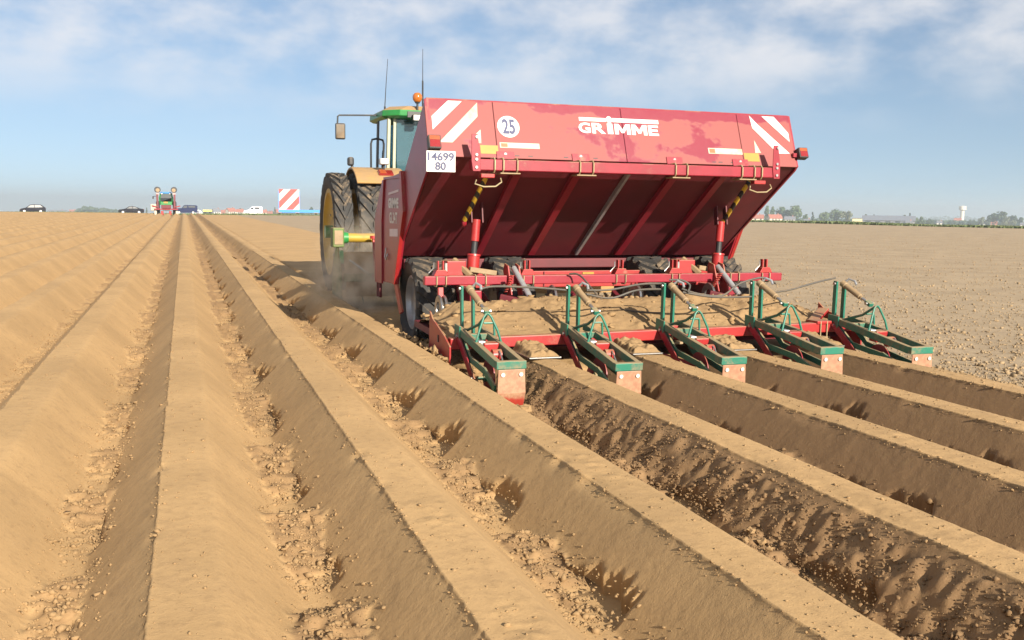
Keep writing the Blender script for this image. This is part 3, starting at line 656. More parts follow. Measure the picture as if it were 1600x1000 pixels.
for k in range(4):                                                 # tongues that press the ridge tops flat
    x = E0+.9*(3+k)+.11
    q = MB(); q.box((x-.135, 7.02, .128), (x+.135, 7.62, .138)); tg = obj('ridge_tongue', q, 'steel', planter, bevel=.002)
for x in [E0+.9*k-.335 for k in range(4, 7)]:
    for sd in (-1, 1):
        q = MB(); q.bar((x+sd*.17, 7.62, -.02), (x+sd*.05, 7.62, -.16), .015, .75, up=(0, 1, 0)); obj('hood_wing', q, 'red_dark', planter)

# --- furrow scrapers (five alike): two arms, hoop, posts, cylinder, share panel
def make_scraper():
    """built about its front pivot at the origin, trailing towards -Y"""
    q = MB()
    for x in (-.092, .092): q.bar((x, .02, .03), (x, -1.02, -.055), .042, .062)
    q.bar((-.113, -1.04, -.052), (.113, -1.04, -.052), .045, .060)
    q.bar((-.092, -.22, .01), (.092, -.22, .01), .04, .05)
    rt = obj('furrow_scraper', q, 'teal_dusty', planter, bevel=.005)
    rt.matrix_parent_inverse = planter.matrix_basis.inverted()
    def ch(name, mb, mat, **kw): return obj(name, mb, mat, rt, local=True, **kw)
    for x in (-.055, .040):
        q = MB(); q.bar((x, .05, -.03), (x-.012, .05, .385), .020, .05, up=(0, 1, 0)); ch('post', q, 'teal', bevel=.003)
        q = MB(); q.lathe([(-.014, .0001), (-.014, .015), (.014, .015), (.014, .0001)], (x-.02, .05, .36), 'X', 10); ch('bolt', q, 'steel')
    a_, b_ = Vector((-.01, .03, .365)), Vector((.035, -.34, .215)); d_ = b_-a_
    q = MB(); q.tube([a_, a_+d_*.12, a_+d_*.13, a_+d_*.62, a_+d_*.63, a_+d_*.68], [.031, .031, .027, .027, .020, .020], 14); ch('cylinder', q, 'cream', smooth=True)
    q = MB(); q.tube([a_+d_*.66, a_+d_*.86], .013, 10); ch('piston_rod', q, 'steel', smooth=True)
    q = MB(); q.cbox(a_+d_*.92, (.05, .07, .035), Vector((0, -1, 0)).rotation_difference(d_).to_matrix()); ch('clevis', q, 'teal', bevel=.006)
    q = MB(); q.lathe([(-.04, .0001), (-.04, .014), (.04, .014), (.04, .0001)], a_+d_*.92, 'X', 10); ch('clevis_pin', q, 'steel')
    q = MB(); q.tube([(a_.x+.03, a_.y, a_.z+.01), (a_.x+.05, a_.y-.03, a_.z+.045), (a_.x+.075, a_.y-.08, a_.z+.03), (a_.x+.07, a_.y-.11, a_.z)], .011, 8); ch('hose_elbow', q, 'galvanised', smooth=True)
    q = MB(); q.tube([(-.10, -.50, .015), (-.075, -.49, .10), (-.03, -.46, .205), (-.012, -.455, .225), (.0, -.455, .230), (.012, -.455, .225), (.03, -.46, .205), (.075, -.49, .10), (.10, -.50, .015)], .0095, 10); ch('hoop', q, 'teal', smooth=True)
    q = MB(); q.tube([(0, -.45, .225), (-.02, -.30, .12), (-.05, -.10, .045), (-.06, .0, .035)], .012, 8); ch('stay', q, 'teal_dusty', smooth=True)
    q = MB(); q.tube([(.02, -.30, .13), (.10, -.30, .13), (.105, -.30, .12), (.105, -.32, .02)], .009, 8); ch('crank_handle', q, 'teal', smooth=True)
    q = MB(); q.bar((-.115, .05, .02), (-.115, -.10, .02), .014, .11); ch('pivot_plate', q, 'teal', bevel=.003)
    q = MB(); q.cbox((.01, -.50, -.035), (.12, .10, .10)); ch('valve_block', q, 'red_bright', bevel=.008)
    q = MB(); q.cbox((-.055, -.48, .00), (.055, .07, .05)); ch('bright_cap', q, 'galvanised', bevel=.006)
    q = MB(); q.lathe([(-.035, .0001), (-.035, .045), (.035, .045), (.035, .0001)], (.02, -.64, -.06), 'X', 18); ch('roller', q, 'red_bright', smooth=True)
    q = MB(); q.tube([(.03, -.68, -.02), (.035, -.78, -.10)], .006, 8); ch('rod', q, 'steel')
    # lower curved arm
    q = MB(); q.bar((-.085, -.05, -.02), (-.08, -.28, -.16), .018, .05); q.bar((-.08, -.27, -.155), (-.085, -.70, -.17), .018, .05); q.bar((-.085, -.68, -.165), (-.095, -.98, -.24), .018, .055); ch('lower_arm', q, 'teal', bevel=.003)
    q = MB(); q.bar((.085, -.05, -.02), (.085, -.28, -.16), .018, .05); q.bar((.085, -.27, -.155), (.09, -.95, -.22), .018, .05); ch('lower_arm', q, 'teal', bevel=.003)
    # red drop bar and hub
    q = MB(); q.bar((-.118, -.02, .0), (-.10, -.46, -.30), .014, .062, up=(0, .6, .8)); db = ch('drop_bar', q, 'red', bevel=.003)
    for yy, zz in ((-.04, -.015), (-.43, -.28)):
        q = MB(); q.lathe([(-.012, .0001), (-.012, .014), (.012, .014), (.012, .0001)], (-.122, yy, zz), 'X', 10); ch('bolt', q, 'steel')
    q = MB(); q.lathe([(-.01, .0001), (-.012, .05), (-.004, .15), (.004, .15), (.012, .05), (.01, .0001)], (-.01, -.56, -.25), 'X', 30); ch('share_disc', q, 'red', smooth=True)
    q = MB(); q.lathe([(-.09, .0001), (-.09, .016), (-.045, .016), (-.045, .030), (.03, .030), (.03, .0001)], (-.01, -.56, -.25), 'X', 16); ch('disc_hub', q, 'teal_dusty', smooth=True)
    # share panel: bent plate, polished by the soil
    sec = [(-1.066, -.083), (-1.076, -.255), (-1.054, -.352)]
    vs = []; wd = [.100, .106, .098]
    for (yy, zz), h in zip(sec, wd): vs += [(-h, yy, zz), (h, yy, zz), (h, yy+.008, zz), (-h, yy+.008, zz)]
    q = MB(); q.add(vs, [(0,1,5,4),(4,5,9,8),(3,7,6,2),(7,11,10,6),(0,4,7,3),(4,8,11,7),(1,2,6,5),(5,6,10,9),(0,3,2,1),(8,9,10,11)]); sh = ch('share_panel', q, 'share', bevel=.002)
    for x in (-.068, .068):
        q = MB(); q.lathe([(0, .0001), (0, .015), (.010, .012), (.010, .0001)], (x, -1.079, -.118), 'Y', 12); ch('panel_bolt', q, 'print_white')
    return rt
# worn share: dusty pink above, clean red where the soil rubs it
m, t, b = base('share', .38); g = N(t, 'ShaderNodeTexCoord'); s = N(t, 'ShaderNodeSeparateXYZ'); L(t, g.outputs['Object'], s.inputs[0])
v = noise(t, 26, 5, .6, g.outputs['Object']); k = math_(t, 'MULTIPLY_ADD', v, .05, s.outputs['Z'])
c1 = mixc(t, ramp(t, v, .35, .65), (.27, .135, .082), (.33, .19, .115))
L(t, mixc(t, ramp(t, k, -.288, -.25), (.26, .028, .018), c1), b.inputs['Base Color'])
XU = [E0+.9*(3+k)-.335-.015-(.03, 0, 0, 0, 0)[k] for k in range(5)]
TILT = [2.4, 5.0, 4.6, 2.6, 3.4]
ZU = [.29, .285, .29, .30, .285]
proto = make_scraper(); UN = []
for k in range(5):
    o = proto if k == 0 else copy_tree(proto, planter)
    o.location = (XU[k], 7.47, ZU[k]); o.rotation_euler = (R(TILT[k]), 0, 0); UN.append(o)
# --- hydraulic hoses between the scrapers
def hose(pts, r_=.009):
    P = [Vector(p) for p in pts]; S_ = []
    for i in range(len(P)-1):
        p0, p1, p2, p3 = P[max(i-1, 0)], P[i], P[i+1], P[min(i+2, len(P)-1)]
        for j in range(8):
            t_ = j/8; S_.append(.5*((2*p1)+(p2-p0)*t_+(2*p0-5*p1+4*p2-p3)*t_**2+(3*p1-p0-3*p2+p3)*t_**3))
    S_.append(P[-1]); q = MB(); q.tube(S_, r_, 8); return obj('hydraulic_hose', q, 'hose', planter, smooth=True)
def ux(k, dx=0): return XU[k]+dx
hose([(ux(0, .07), 7.42, .655), (ux(0, .2), 7.44, .672), (ux(0, .55), 7.47, .655), (ux(1, -.06), 7.50, .625)])
hose([(ux(1, .07), 7.42, .63), (ux(1, .3), 7.44, .63), (ux(1, .6), 7.47, .67), (ux(2, -.06), 7.52, .67)])
hose([(ux(1, .06), 7.40, .60), (ux(1, .3), 7.42, .56), (ux(1, .55), 7.45, .62), (ux(2, -.06), 7.52, .62)])
hose([(ux(1, .42), 8.66, .68), (ux(1, .5), 8.55, .66), (ux(1, .62), 8.2, .42), (ux(1, .8), 7.9, .38), (ux(2, -.02), 7.6, .40)])
hose([(ux(2, .0), 7.52, .70), (ux(2, .10), 7.48, .70), (ux(2, .16), 7.44, .66), (ux(2, .12), 7.40, .60)])
hose([(ux(2, .07), 7.42, .63), (ux(2, .25), 7.44, .58), (ux(2, .5), 7.46, .56), (ux(3, -.2), 7.5, .66), (ux(3, .05), 7.52, .71), (ux(3, .14), 7.44, .66)])
hose([(ux(2, .08), 7.42, .60), (ux(2, .4), 7.44, .55), (ux(3, -.06), 7.5, .54)])
hose([(ux(3, .07), 7.42, .58), (ux(3, .3), 7.46, .60), (ux(3, .6), 7.49, .66), (ux(4, -.06), 7.52, .70)], .009)

# --- soil thrown up on the hood
hx = np.linspace(2.03, 5.93, 240); hy = np.linspace(7.56, 8.72, 84); HX, HY = np.meshgrid(hx, hy)
v_ = (HY-7.56)/1.16
prof = np.interp(v_, [0, .10, .35, .62, .82, 1.0], [.235, .275, .385, .47, .44, .24])
edge = sstep(2.03, 2.40, HX)*(1-sstep(5.45, 5.93, HX)*.75)
HZ = .20+(prof-.20)*(.35+.65*edge)*(1+.22*fbm(HX*1.6, HY*1.6, 81))+.05*np.maximum(0, fbm(HX*7, HY*7, 83, 3)-.05)*sstep(0, .1, v_)+.010*fbm(HX*22, HY*22, 87, 3)
heap = grid_mesh('soil_heap', HX, HY, HZ, None, 'heap'); tag(heap, 'loose brown soil heaped on the planter hood behind the toolbar', 'soil', kind='stuff')
for k in range(4):
    x = E0+.9*(3+k)+.11
    gx, gy = np.meshgrid(np.linspace(x-.13, x+.13, 40), np.linspace(7.03, 7.46, 50))
    e = np.minimum(np.minimum(sstep(x-.132, x-.09, gx), 1-sstep(x+.09, x+.132, gx)), sstep(7.02, 7.08, gy))
    gz = .1385+e*(.030+.05*np.abs(fbm(gx*13, gy*13, 91+k, 3))+.03*sstep(7.2, 7.45, gy))
    o = grid_mesh('soil_crust', gx, gy, gz, None, 'heap')
    tag(o, ['crumbly soil lying on the ridge tongue between first and second scraper', 'crumbly soil lying on the ridge tongue between second and third scraper', 'crumbly soil lying on the ridge tongue between third and fourth scraper', 'crumbly soil lying on the ridge tongue between fourth and fifth scraper'][k], 'soil', kind='stuff')

# ------------------------------------------------------------------ rotary tiller between planter and tractor
tiller = thing('soil_tiller', 'green soil tiller with yellow cross tube between tractor and planter', 'tiller', (CX, 12.9, 0))
TY = 12.9
q = MB(); q.tube([(1.98, TY, .885), (mir(1.98), TY, .885)], .062, 20); tt = obj('cross_tube', q, 'deere_yellow', tiller, smooth=True)
for x in (1.93, mir(1.93)):
    s_ = 1 if x < CX else -1
    q = MB(); q.box((x-.075, TY-.10, .76), (x+.075, TY+.14, 1.02)); gb = obj('gear_case', q, 'lime_green', tiller, bevel=.015)
    q = MB(); q.box((x-.055, TY-.108, .80), (x+.055, TY-.1005, .985)); obj('case_cover', q, 'cream', gb, bevel=.003)
    q = MB(); q.lathe([(-.02, .0001), (-.02, .08), (.05, .07), (.05, .0001)], (x+.09*s_, TY, .885), 'X', 20); obj('bearing', q, 'deere_green', gb, smooth=True)
    q = MB(); q.prism([(TY-.30, .05), (TY+.45, .05), (TY+.45, .30), (TY+.10, .76), (TY-.05, .76), (TY-.30, .42)], x-.012, x+.012); obj('side_plate', q, 'lime_green', tiller, bevel=.003)
    q = MB(); q.bar((x+.03*s_, TY-.12, .72), (x+.03*s_, TY-.16, .55), .05, .06, up=(0, 1, 0)); obj('spring_case', q, 'deere_green', tiller, bevel=.008)
    q = MB(); q.tube([(x+.12*s_, TY-.22, .60), (x+.36*s_, TY-.30, .42)], .016, 8); obj('stay_rod', q, 'galvanised', tiller, smooth=True)
q = MB(); q.bar((1.96, TY-.32, .375), (mir(1.96), TY-.32, .375), .06, .105); obj('rear_beam', q, 'lime_green', tiller, bevel=.008)
q = MB(); q.prism([(TY-.28, .12), (TY-.30, .33), (TY-.05, .70), (TY+.35, .66), (TY+.5, .3), (TY+.48, .29), (TY+.34, .64), (TY-.04, .68), (TY-.28, .32), (TY-.26, .12)], 1.99, mir(1.99)); obj('hood', q, 'tan_fender', tiller)
for x in (2.37, 3.3, mir(3.3), mir(2.37)):
    q = MB(); q.tube([(x, TY-.22, .90), (x, TY-.36, .36)], .018, 10); sr = obj('adjuster_spindle', q, 'red_bright', tiller, smooth=True)
    q = MB(); q.lathe([(-.02, .0001), (-.02, .05), (.02, .05), (.02, .0001)], (x, TY-.34, .40), 'Z', 14); obj('spindle_collar', q, 'red_bright', sr)
    q = MB(); q.lathe([(-.02, .0001), (-.02, .045), (.02, .045), (.02, .0001)], (x, TY-.22, .90), 'Z', 14); obj('spindle_collar', q, 'red_bright', sr)
for i in range(9):
    x = 2.25+i*(mir(2.25)-2.25)/8
    q = MB()
    for a in range(4):
        t_ = a*math.pi/2+i*.5; q.bar((x, TY+.1, .2), (x+.05, TY+.1+.24*math.cos(t_), .2+.24*math.sin(t_)), .05, .012, up=(1, 0, 0))
    obj('tine_rotor', q, 'steel', tiller)
q = MB(); q.bar((CX, TY+.2, .75), (CX, 14.6, .75), .14, .12); obj('headstock', q, 'lime_green', tiller, bevel=.01)

# ------------------------------------------------------------------ the tractor
tr_ = thing('tractor', 'large green tractor with dual rear wheels pulling the red planter', 'tractor', (CX, 16.5, 0))
AY, RW = 15.35, .93
for x, wd in ((2.275, .29), (2.72, .43), (mir(2.72), .43), (mir(2.275), .29)):
    wheel('rear_wheel', (x, AY, .90), RW, wd, .66, 23, tr_, 'deere_yellow', .05, .34, .35, 64, .10)
for x in (2.95, mir(2.95)):
    wheel('front_wheel', (x, 18.4, .66), .69, .36, .40, 20, tr_, 'deere_yellow', .04, .34, .4, 48)
q = MB(); q.tube([(2.1, AY, .90), (mir(2.1), AY, .90)], .10, 16); obj('rear_axle', q, 'deere_green', tr_, smooth=True)
q = MB(); q.tube([(2.8, 18.4, .66), (mir(2.8), 18.4, .66)], .09, 14); obj('front_axle', q, 'deere_green', tr_, smooth=True)
q = MB(); q.box((CX-.42, 14.7, .65), (CX+.42, 18.9, 1.25)); obj('chassis', q, 'deere_green', tr_, bevel=.05)
q = MB(); q.prism([(16.85, 1.25), (19.5, 1.25), (19.55, 1.75), (19.35, 1.92), (16.85, 2.12)], CX-.46, CX+.46); hd = obj('bonnet', q, 'deere_green', tr_, bevel=.06)
q = MB(); q.box((CX-.40, 19.50, 1.30), (CX+.40, 19.57, 1.80)); obj('grille', q, 'black', hd)
for s_ in (-1, 1):
    q = MB(); q.tube([(CX+s_*.53, 17.3, 1.9), (CX+s_*.53, 17.3, 2.95)], .055, 14); obj('exhaust_stack' if s_ > 0 else 'intake_stack', q, 'black', tr_, smooth=True)
    # fender over the inner wheel
    q = MB(); a_ = np.linspace(R(49), R(138), 12); ro, ri = 1.02, .985
    pr = [(AY-ro*math.cos(t_), .90+ro*math.sin(t_)) for t_ in a_]+[(AY-ri*math.cos(t_), .90+ri*math.sin(t_)) for t_ in a_[::-1]]
    x0, x1 = (2.50, 3.28) if s_ < 0 else (mir(3.28), mir(2.50))
    q.prism(pr, x0, x1); fd = obj('fender', q, 'tan_fender', tr_, bevel=.012)
    q = MB(); q.prism([(AY-.80, 1.52), (AY-.62, 1.69), (AY-.35, 1.86), (AY+.6, 1.80), (AY+.7, 1.2), (AY-.3, 1.2)], x1-.01 if s_ < 0 else x0-.01, x1+.02 if s_ < 0 else x0+.02); obj('fender_cheek', q, 'black', fd)
    q = MB(); xm = 2.98 if s_ < 0 else mir(2.98); n_ = Vector((0, -math.cos(R(62)), math.sin(R(62))))
    c_ = Vector((xm, AY-1.03*math.cos(R(64)), .90+1.03*math.sin(R(64)))); q.cbox(c_, (.23, .15, .035), Matrix.Rotation(R(26), 3, 'X')); tl = obj('tail_lamp', q, 'lamp_red', fd, bevel=.008)
    q = MB(); q.cbox(c_+Vector((-.05, -.012, .022)), (.10, .13, .012), Matrix.Rotation(R(26), 3, 'X')); obj('indicator_lens', q, 'lamp_orange', tl, bevel=.004)
    q = MB(); q.cbox((xm+.02*s_, AY-.42, 2.00), (.15, .12, .10)); wl = obj('work_lamp', q, 'galvanised', fd, bevel=.02)
    q = MB(); q.tube([(xm+.02*s_, AY-.40, 1.86), (xm+.02*s_, AY-.40, 1.96)], .02, 10); obj('lamp_stem', q, 'black', wl)
    q = MB(); q.cbox((2.56 if s_ < 0 else mir(2.56), AY+.30, 2.02), (.10, .12, .14)); ml = obj('marker_lamp', q, 'black', fd, bevel=.03)
    q = MB(); q.tube([(2.60 if s_ < 0 else mir(2.60), AY+.28, 1.82), (2.58 if s_ < 0 else mir(2.58), AY+.30, 1.97)], .022, 10); obj('lamp_stem', q, 'black', ml)
# cab
CB0, CB1, CZ0, CZ1 = 15.72, 17.05, 1.62, 2.74
XL, XR = 3.16, mir(3.16)
q = MB(); q.box((XL, CB0, 1.30), (XR, CB1+.1, 1.75)); cab = obj('cab', q, 'deere_green', tr_, bevel=.04)
for x, y, m_ in ((XL+.02, CB0+.02, 'cab_trim'), (XR-.02, CB0+.02, 'cab_trim'), (XL-.02, CB0+.62, 'black'), (XR+.02, CB0+.62, 'black'), (XL+.10, CB1, 'black'), (XR-.10, CB1, 'black')):
    q = MB(); q.bar((x, y, 1.70), (x+(.03 if x < CX else -.03), y+.02, CZ1+.02), .055, .07, up=(0, 1, 0)); obj('pillar', q, m_, cab, bevel=.012)
q = MB(); q.bar((XL+.12, CB0+.01, 1.75), (XL+.14, CB0+.02, CZ1), .05, .05, up=(0, 1, 0)); obj('inner_trim', q, 'cab_trim', cab, bevel=.01)
q = MB(); q.box((XL+.17, CB0+.01, 1.78), (XR-.06, CB0+.018, CZ1)); obj('rear_window', q, 'cab_glass', cab)
q = MB(); q.add([(XL-.005, CB0+.06, 1.74), (XL-.035, CB0+.59, 1.70), (XL-.005, CB0+.60, CZ1), (XL+.02, CB0+.06, CZ1)], [(0, 1, 2, 3)]); obj('side_window', q, 'cab_glass', cab)
q = MB(); q.add([(XL-.035, CB0+.65, 1.70), (XL+.07, CB1-.02, 1.70), (XL+.11, CB1-.02, CZ1), (XL-.005, CB0+.65, CZ1)], [(0, 1, 2, 3)]); obj('door_window', q, 'cab_glass', cab)
q = MB(); q.add([(mir(XL-.035), CB0+.65, 1.70), (mir(XL+.07), CB1-.02, 1.70), (mir(XL+.11), CB1-.02, CZ1), (mir(XL-.005), CB0+.65, CZ1)], [(0, 1, 2, 3)]); obj('door_window', q, 'cab_glass', cab)
q = MB(); q.add([(mir(XL-.005), CB0+.06, 1.74), (mir(XL-.035), CB0+.59, 1.70), (mir(XL-.005), CB0+.60, CZ1), (mir(XL+.02), CB0+.06, CZ1)], [(0, 1, 2, 3)]); obj('side_window', q, 'cab_glass', cab)
q = MB(); q.box((XL+.14, CB1-.02, 1.75), (XR-.14, CB1-.01, CZ1)); obj('windscreen', q, 'cab_glass', cab)
q = MB(); q.box((CX-.28, 16.1, 1.75), (CX+.28, 16.6, 1.92)); se = obj('seat', q, 'seat_cloth', cab, bevel=.05)
q = MB(); q.box((CX-.27, 16.02, 1.90), (CX+.27, 16.14, 2.45)); obj('seat_back', q, 'seat_cloth', cab, bevel=.05)
q = MB(); q.tube([(CX, 16.95, 1.75), (CX, 16.78, 2.15)], .03, 10); obj('steering_column', q, 'black', cab)
q = MB(); q.lathe([(-.012, .18), (0, .195), (.012, .18), (0, .165)], (CX, 16.76, 2.18), 'Z', 28, True); obj('steering_wheel', q, 'black', cab, smooth=True)
q = MB(); q.tube([(XL+.34, CB0+.05, 2.42), (XL+.52, CB0+.045, 2.56), (XL+.9, CB0+.045, 2.58)], .012, 8); obj('wiper', q, 'black', cab)
# roof: green band with dusty crown
def ring(z, x0, x1, y0, y1, c):
    return [(x0+c, y0, z), (x1-c, y0, z), (x1, y0+c, z), (x1, y1-c, z), (x1-c, y1, z), (x0+c, y1, z), (x0, y1-c, z), (x0, y0+c, z)]
def loft(mb, rings):
    n0 = len(mb.v); n = len(rings[0])
    for r_ in rings: mb.v += [tuple(p) for p in r_]
    for i in range(len(rings)-1):
        for k in range(n): mb.f.append((n0+i*n+k, n0+i*n+(k+1) % n, n0+(i+1)*n+(k+1) % n, n0+(i+1)*n+k))
    mb.f.append(tuple(n0+k for k in range(n))[::-1]); mb.f.append(tuple(n0+(len(rings)-1)*n+k for k in range(n))); return mb
RX0, RX1, RY0, RY1 = 3.09, mir(3.09), 15.50, 17.1
q = MB(); loft(q, [ring(2.735, RX0+.06, RX1-.06, RY0+.08, RY1-.05, .22), ring(2.77, RX0, RX1, RY0+.01, RY1, .24), ring(2.865, RX0+.01, RX1-.01, RY0, RY1, .24)]); rf = obj('roof', q, 'deere_green', tr_, bevel=.012)
q = MB(); loft(q, [ring(2.866, RX0+.02, RX1-.02, RY0+.02, RY1-.02, .24), ring(2.94, RX0+.16, RX1-.16, RY0+.14, RY1-.1, .26)]); obj('roof_crown', q, 'tan_fender', rf, bevel=.012)
q = MB(); q.box((XL+.30, RY0-.012, 2.745), (XL+.66, RY0+.06, 2.84)); obj('lamp_recess', q, 'black', rf)
q = MB(); q.cbox((XL+.44, RY0-.06, 2.735), (.15, .10, .10)); wl = obj('rear_work_lamp', q, 'black', rf, bevel=.015)
q = MB(); q.cbox((XL+.44, RY0-.113, 2.735), (.125, .01, .08)); obj('lamp_glass', q, 'lamp_white', wl)
q = MB(); q.tube([(XL+.47, RY0+.03, 2.84), (XL+.47, RY0+.03, 2.99)], .018, 10); bs = obj('beacon_stem', q, 'black', rf)
q = MB(); q.lathe([(2.975, .0001), (2.975, .035), (3.0, .045)], (XL+.47, RY0+.03, 0), 'Z', 18); obj('beacon_base', q, 'black', bs)
q = MB(); q.lathe([(3.00, .052), (3.03, .072), (3.07, .080), (3.11, .072), (3.14, .045), (3.15, .0001)], (XL+.47, RY0+.03, 0), 'Z', 20); obj('beacon_dome', q, 'amber', bs, smooth=True)
# mirror on its arm, grab rail, aerials
q = MB(); q.tube([(RX0+.05, 16.2, 2.82), (2.75, 16.18, 2.805), (2.46, 16.15, 2.79), (2.435, 16.15, 2.77), (2.43, 16.15, 2.66)], .014, 10); ma = obj('mirror_arm', q, 'black', tr_, smooth=True)
q = MB(); q.cbox((2.475, 16.15, 2.53), (.165, .06, .265), Matrix.Rotation(R(-8), 3, 'Z')); mh = obj('mirror_housing', q, 'black', ma, bevel=.022)
q = MB(); q.cbox((2.471, 16.108, 2.53), (.135, .006, .225), Matrix.Rotation(R(-8), 3, 'Z') @ Matrix.Rotation(R(7), 3, 'X')); obj('mirror_glass', q, 'mirror_glass', ma, bevel=.002)
q = MB(); q.tube([(3.03, 16.4, 1.72), (3.03, 16.4, 2.36), (3.05, 16.4, 2.43), (3.14, 16.4, 2.45)], .018, 10); obj('grab_rail', q, 'black', tr_, smooth=True)
q = MB(); q.tube([(RX0+.10, 16.0, 2.85), (RX0+.10, 16.0, 2.95)], .016, 8); a1_ = obj('aerial', q, 'black', tr_)
q = MB(); q.tube([(RX0+.10, 16.0, 2.95), (RX0+.12, 16.0, 3.30), (RX0+.15, 16.0, 3.72)], [.008, .006, .004], 6); obj('aerial_whip', q, 'black', a1_)
q = MB(); q.tube([(3.83, 16.0, 2.90), (3.83, 16.0, 3.40)], .014, 8); a2_ = obj('aerial', q, 'black', tr_)
q = MB(); q.tube([(3.83, 16.0, 3.40), (3.83, 16.0, 3.92)], [.007, .004], 6); obj('aerial_whip', q, 'black', a2_)
for zz in (.55, .85, 1.15):
    q = MB(); q.box((2.90, 16.55, zz), (3.25, 16.95, zz+.03)); obj('step', q, 'black', tr_, bevel=.005)

# ------------------------------------------------------------------ cars, second tractor and striped board at the far edge
def sideways(root_loc, px): return -(YAW+math.atan((px-800)/1508.0))
def car(name, label, px, d, prof, glass, length, height, width, body, up=-.12, flip=False, rails=False):
    """profiles are (x, z) fractions of length and height, nose at the left"""
    c_ = bearing(px, d, up); t_ = thing(name, label, 'car', c_, sideways(c_, px))
    M_ = Matrix.Translation(c_) @ Matrix.Rotation(t_.rotation_euler.z, 4, 'Z')
    def put(nm, mb, mat, parent=t_, **kw):
        o_ = obj(nm, mb, mat, parent, local=True, **kw); return o_
    X_ = lambda x: (x-.5)*length*(-1 if flip else 1)
    q = MB(); q.prism([(X_(x), z*height) for x, z in prof], -width/2, width/2, 'XZ'); q.v = [(a, b*(1-.12*max(0, (c/height-.55)/.45)), c) for a, b, c in q.v]
    bd = put('body', q, body, bevel=.09)
    for pane in glass:
        for sgn in (-1, 1):
            q = MB(); z_ = [z*height for x, z in pane]
            q.add([(X_(x), sgn*(width/2*(1-.12*max(0, (z-.55)/.45))+.012), z*height) for x, z in pane], [tuple(range(len(pane)))]); put('window', q, 'car_glass', bd)
    for x in (.18, .80):
        for sgn in (-1, 1):
            q = MB(); q.lathe([(-.10, .0001), (-.10, .29), (-.07, .32), (.07, .32), (.10, .29), (.10, .0001)], (X_(x), sgn*(width/2-.08), .32), 'Y', 24); wh = put('wheel', q, 'car_tyre', smooth=True)
            q = MB(); q.lathe([(-.115, .0001), (-.115, .19), (-.09, .21), (.09, .21), (.115, .19), (.115, .0001)], (X_(x), sgn*(width/2-.08), .32), 'Y', 20); put('hub_cap', q, 'car_rim', wh)
    for sgn in (-1, 1):
        q = MB(); q.cbox((X_(.985), sgn*width*.40, height*.56), (.10, .22, .22)); put('tail_lamp', q, 'lamp_red', bd, bevel=.02)
        q = MB(); q.cbox((X_(.03), sgn*width*.36, height*.43), (.12, .32, .14)); put('head_lamp', q, 'lamp_white', bd, bevel=.02)
    return t_
HATCH = [(0, .17), (0, .40), (.04, .49), (.24, .62), (.40, .95), (.52, 1.0), (.82, .98), (.95, .72), (1.0, .60), (1.0, .2), (.9, .14), (.08, .14)]
HG = [[(.29, .64), (.42, .91), (.56, .94), (.56, .64)], [(.58, .64), (.58, .94), (.80, .92), (.89, .68)]]
car('parked_car', 'black hatchback parked alone at the far left field edge', 49, 184, HATCH, HG, 4.0, 1.50, 1.72, 'car_black')
SED = [(0, .18), (0, .45), (.05, .55), (.27, .66), (.42, .96), (.52, 1.0), (.66, .95), (.84, .70), (.97, .66), (1.0, .52), (1.0, .2), (.9, .14), (.08, .14)]
SG = [[(.32, .68), (.44, .92), (.54, .94), (.54, .68)], [(.56, .68), (.56, .94), (.66, .90), (.77, .70)]]
car('parked_car', 'black saloon parked left of the distant tractor', 203, 186, SED, SG, 4.3, 1.42, 1.75, 'car_black')
PICK = [(0, .2), (0, .56), (.05, .62), (.30, .66), (.40, .97), (.46, 1.0), (.94, .99), (1.0, .90), (1.0, .22), (.9, .16), (.08, .16)]
PG = [[(.34, .68), (.42, .93), (.54, .93), (.54, .68)], [(.60, .72), (.60, .92), (.90, .92), (.90, .72)]]
car('parked_car', 'dark blue estate car half hidden behind the distant tractor', 289, 196, PICK, PG, 4.1, 1.75, 1.8, 'car_navy', up=-.06)
VAN = [(0, .18), (0, .42), (.05, .50), (.28, .60), (.42, .95), (.50, 1.0), (.95, .99), (.99, .88), (1.0, .2), (.9, .14), (.08, .14)]
VG = [[(.33, .63), (.43, .88), (.52, .88), (.52, .63)], [(.58, .68), (.58, .90), (.84, .90), (.84, .68)]]
car('parked_van', 'small white panel van parked near the striped board', 393.5, 205, VAN, VG, 3.75, 1.72, 1.65, 'car_white', up=-.05)

def tall(px, d, pxh): return d*pxh/PXM
c_ = bearing(450, 152, 0); brd = thing('warning_board', 'large red and white striped warning board on a blue trailer beam', 'warning board', c_, sideways(c_, 450))
def bput(nm, mb, mat, parent=brd, **kw): return obj(nm, mb, mat, parent, local=True, **kw)
BW, BZ0, BZ1 = 1.50, .72, 3.92
q = MB(); q.box((-BW, -.02, BZ0), (BW, .04, BZ1)); bb = bput('board', q, 'print_white')
def clipband(c0, c1):   # diagonal band of the unit square, c = x - y
    pts = [(0, 0), (1, 0), (1, 1), (0, 1)]
    def cut(P, f):
        o_ = []
        for i in range(len(P)):
            a, b_ = P[i], P[(i+1) % len(P)]; fa, fb = f(a), f(b_)
            if fa >= 0: o_.append(a)
            if fa*fb < 0: t_ = fa/(fa-fb); o_.append((a[0]+(b_[0]-a[0])*t_, a[1]+(b_[1]-a[1])*t_))
        return o_
    return cut(cut(pts, lambda p: (p[0]-p[1])-c0), lambda p: c1-(p[0]-p[1]))
for c0, c1 in ((-1.0, -.76), (-.42, -.06), (.30, .66)):
    P_ = clipband(c0, c1)
    if len(P_) > 2:
        q = MB(); q.add([(-BW+2*BW*x, -.026, BZ0+(BZ1-BZ0)*y) for x, y in P_], [tuple(range(len(P_)))]); bput('red_stripe', q, 'stripe_red', bb)
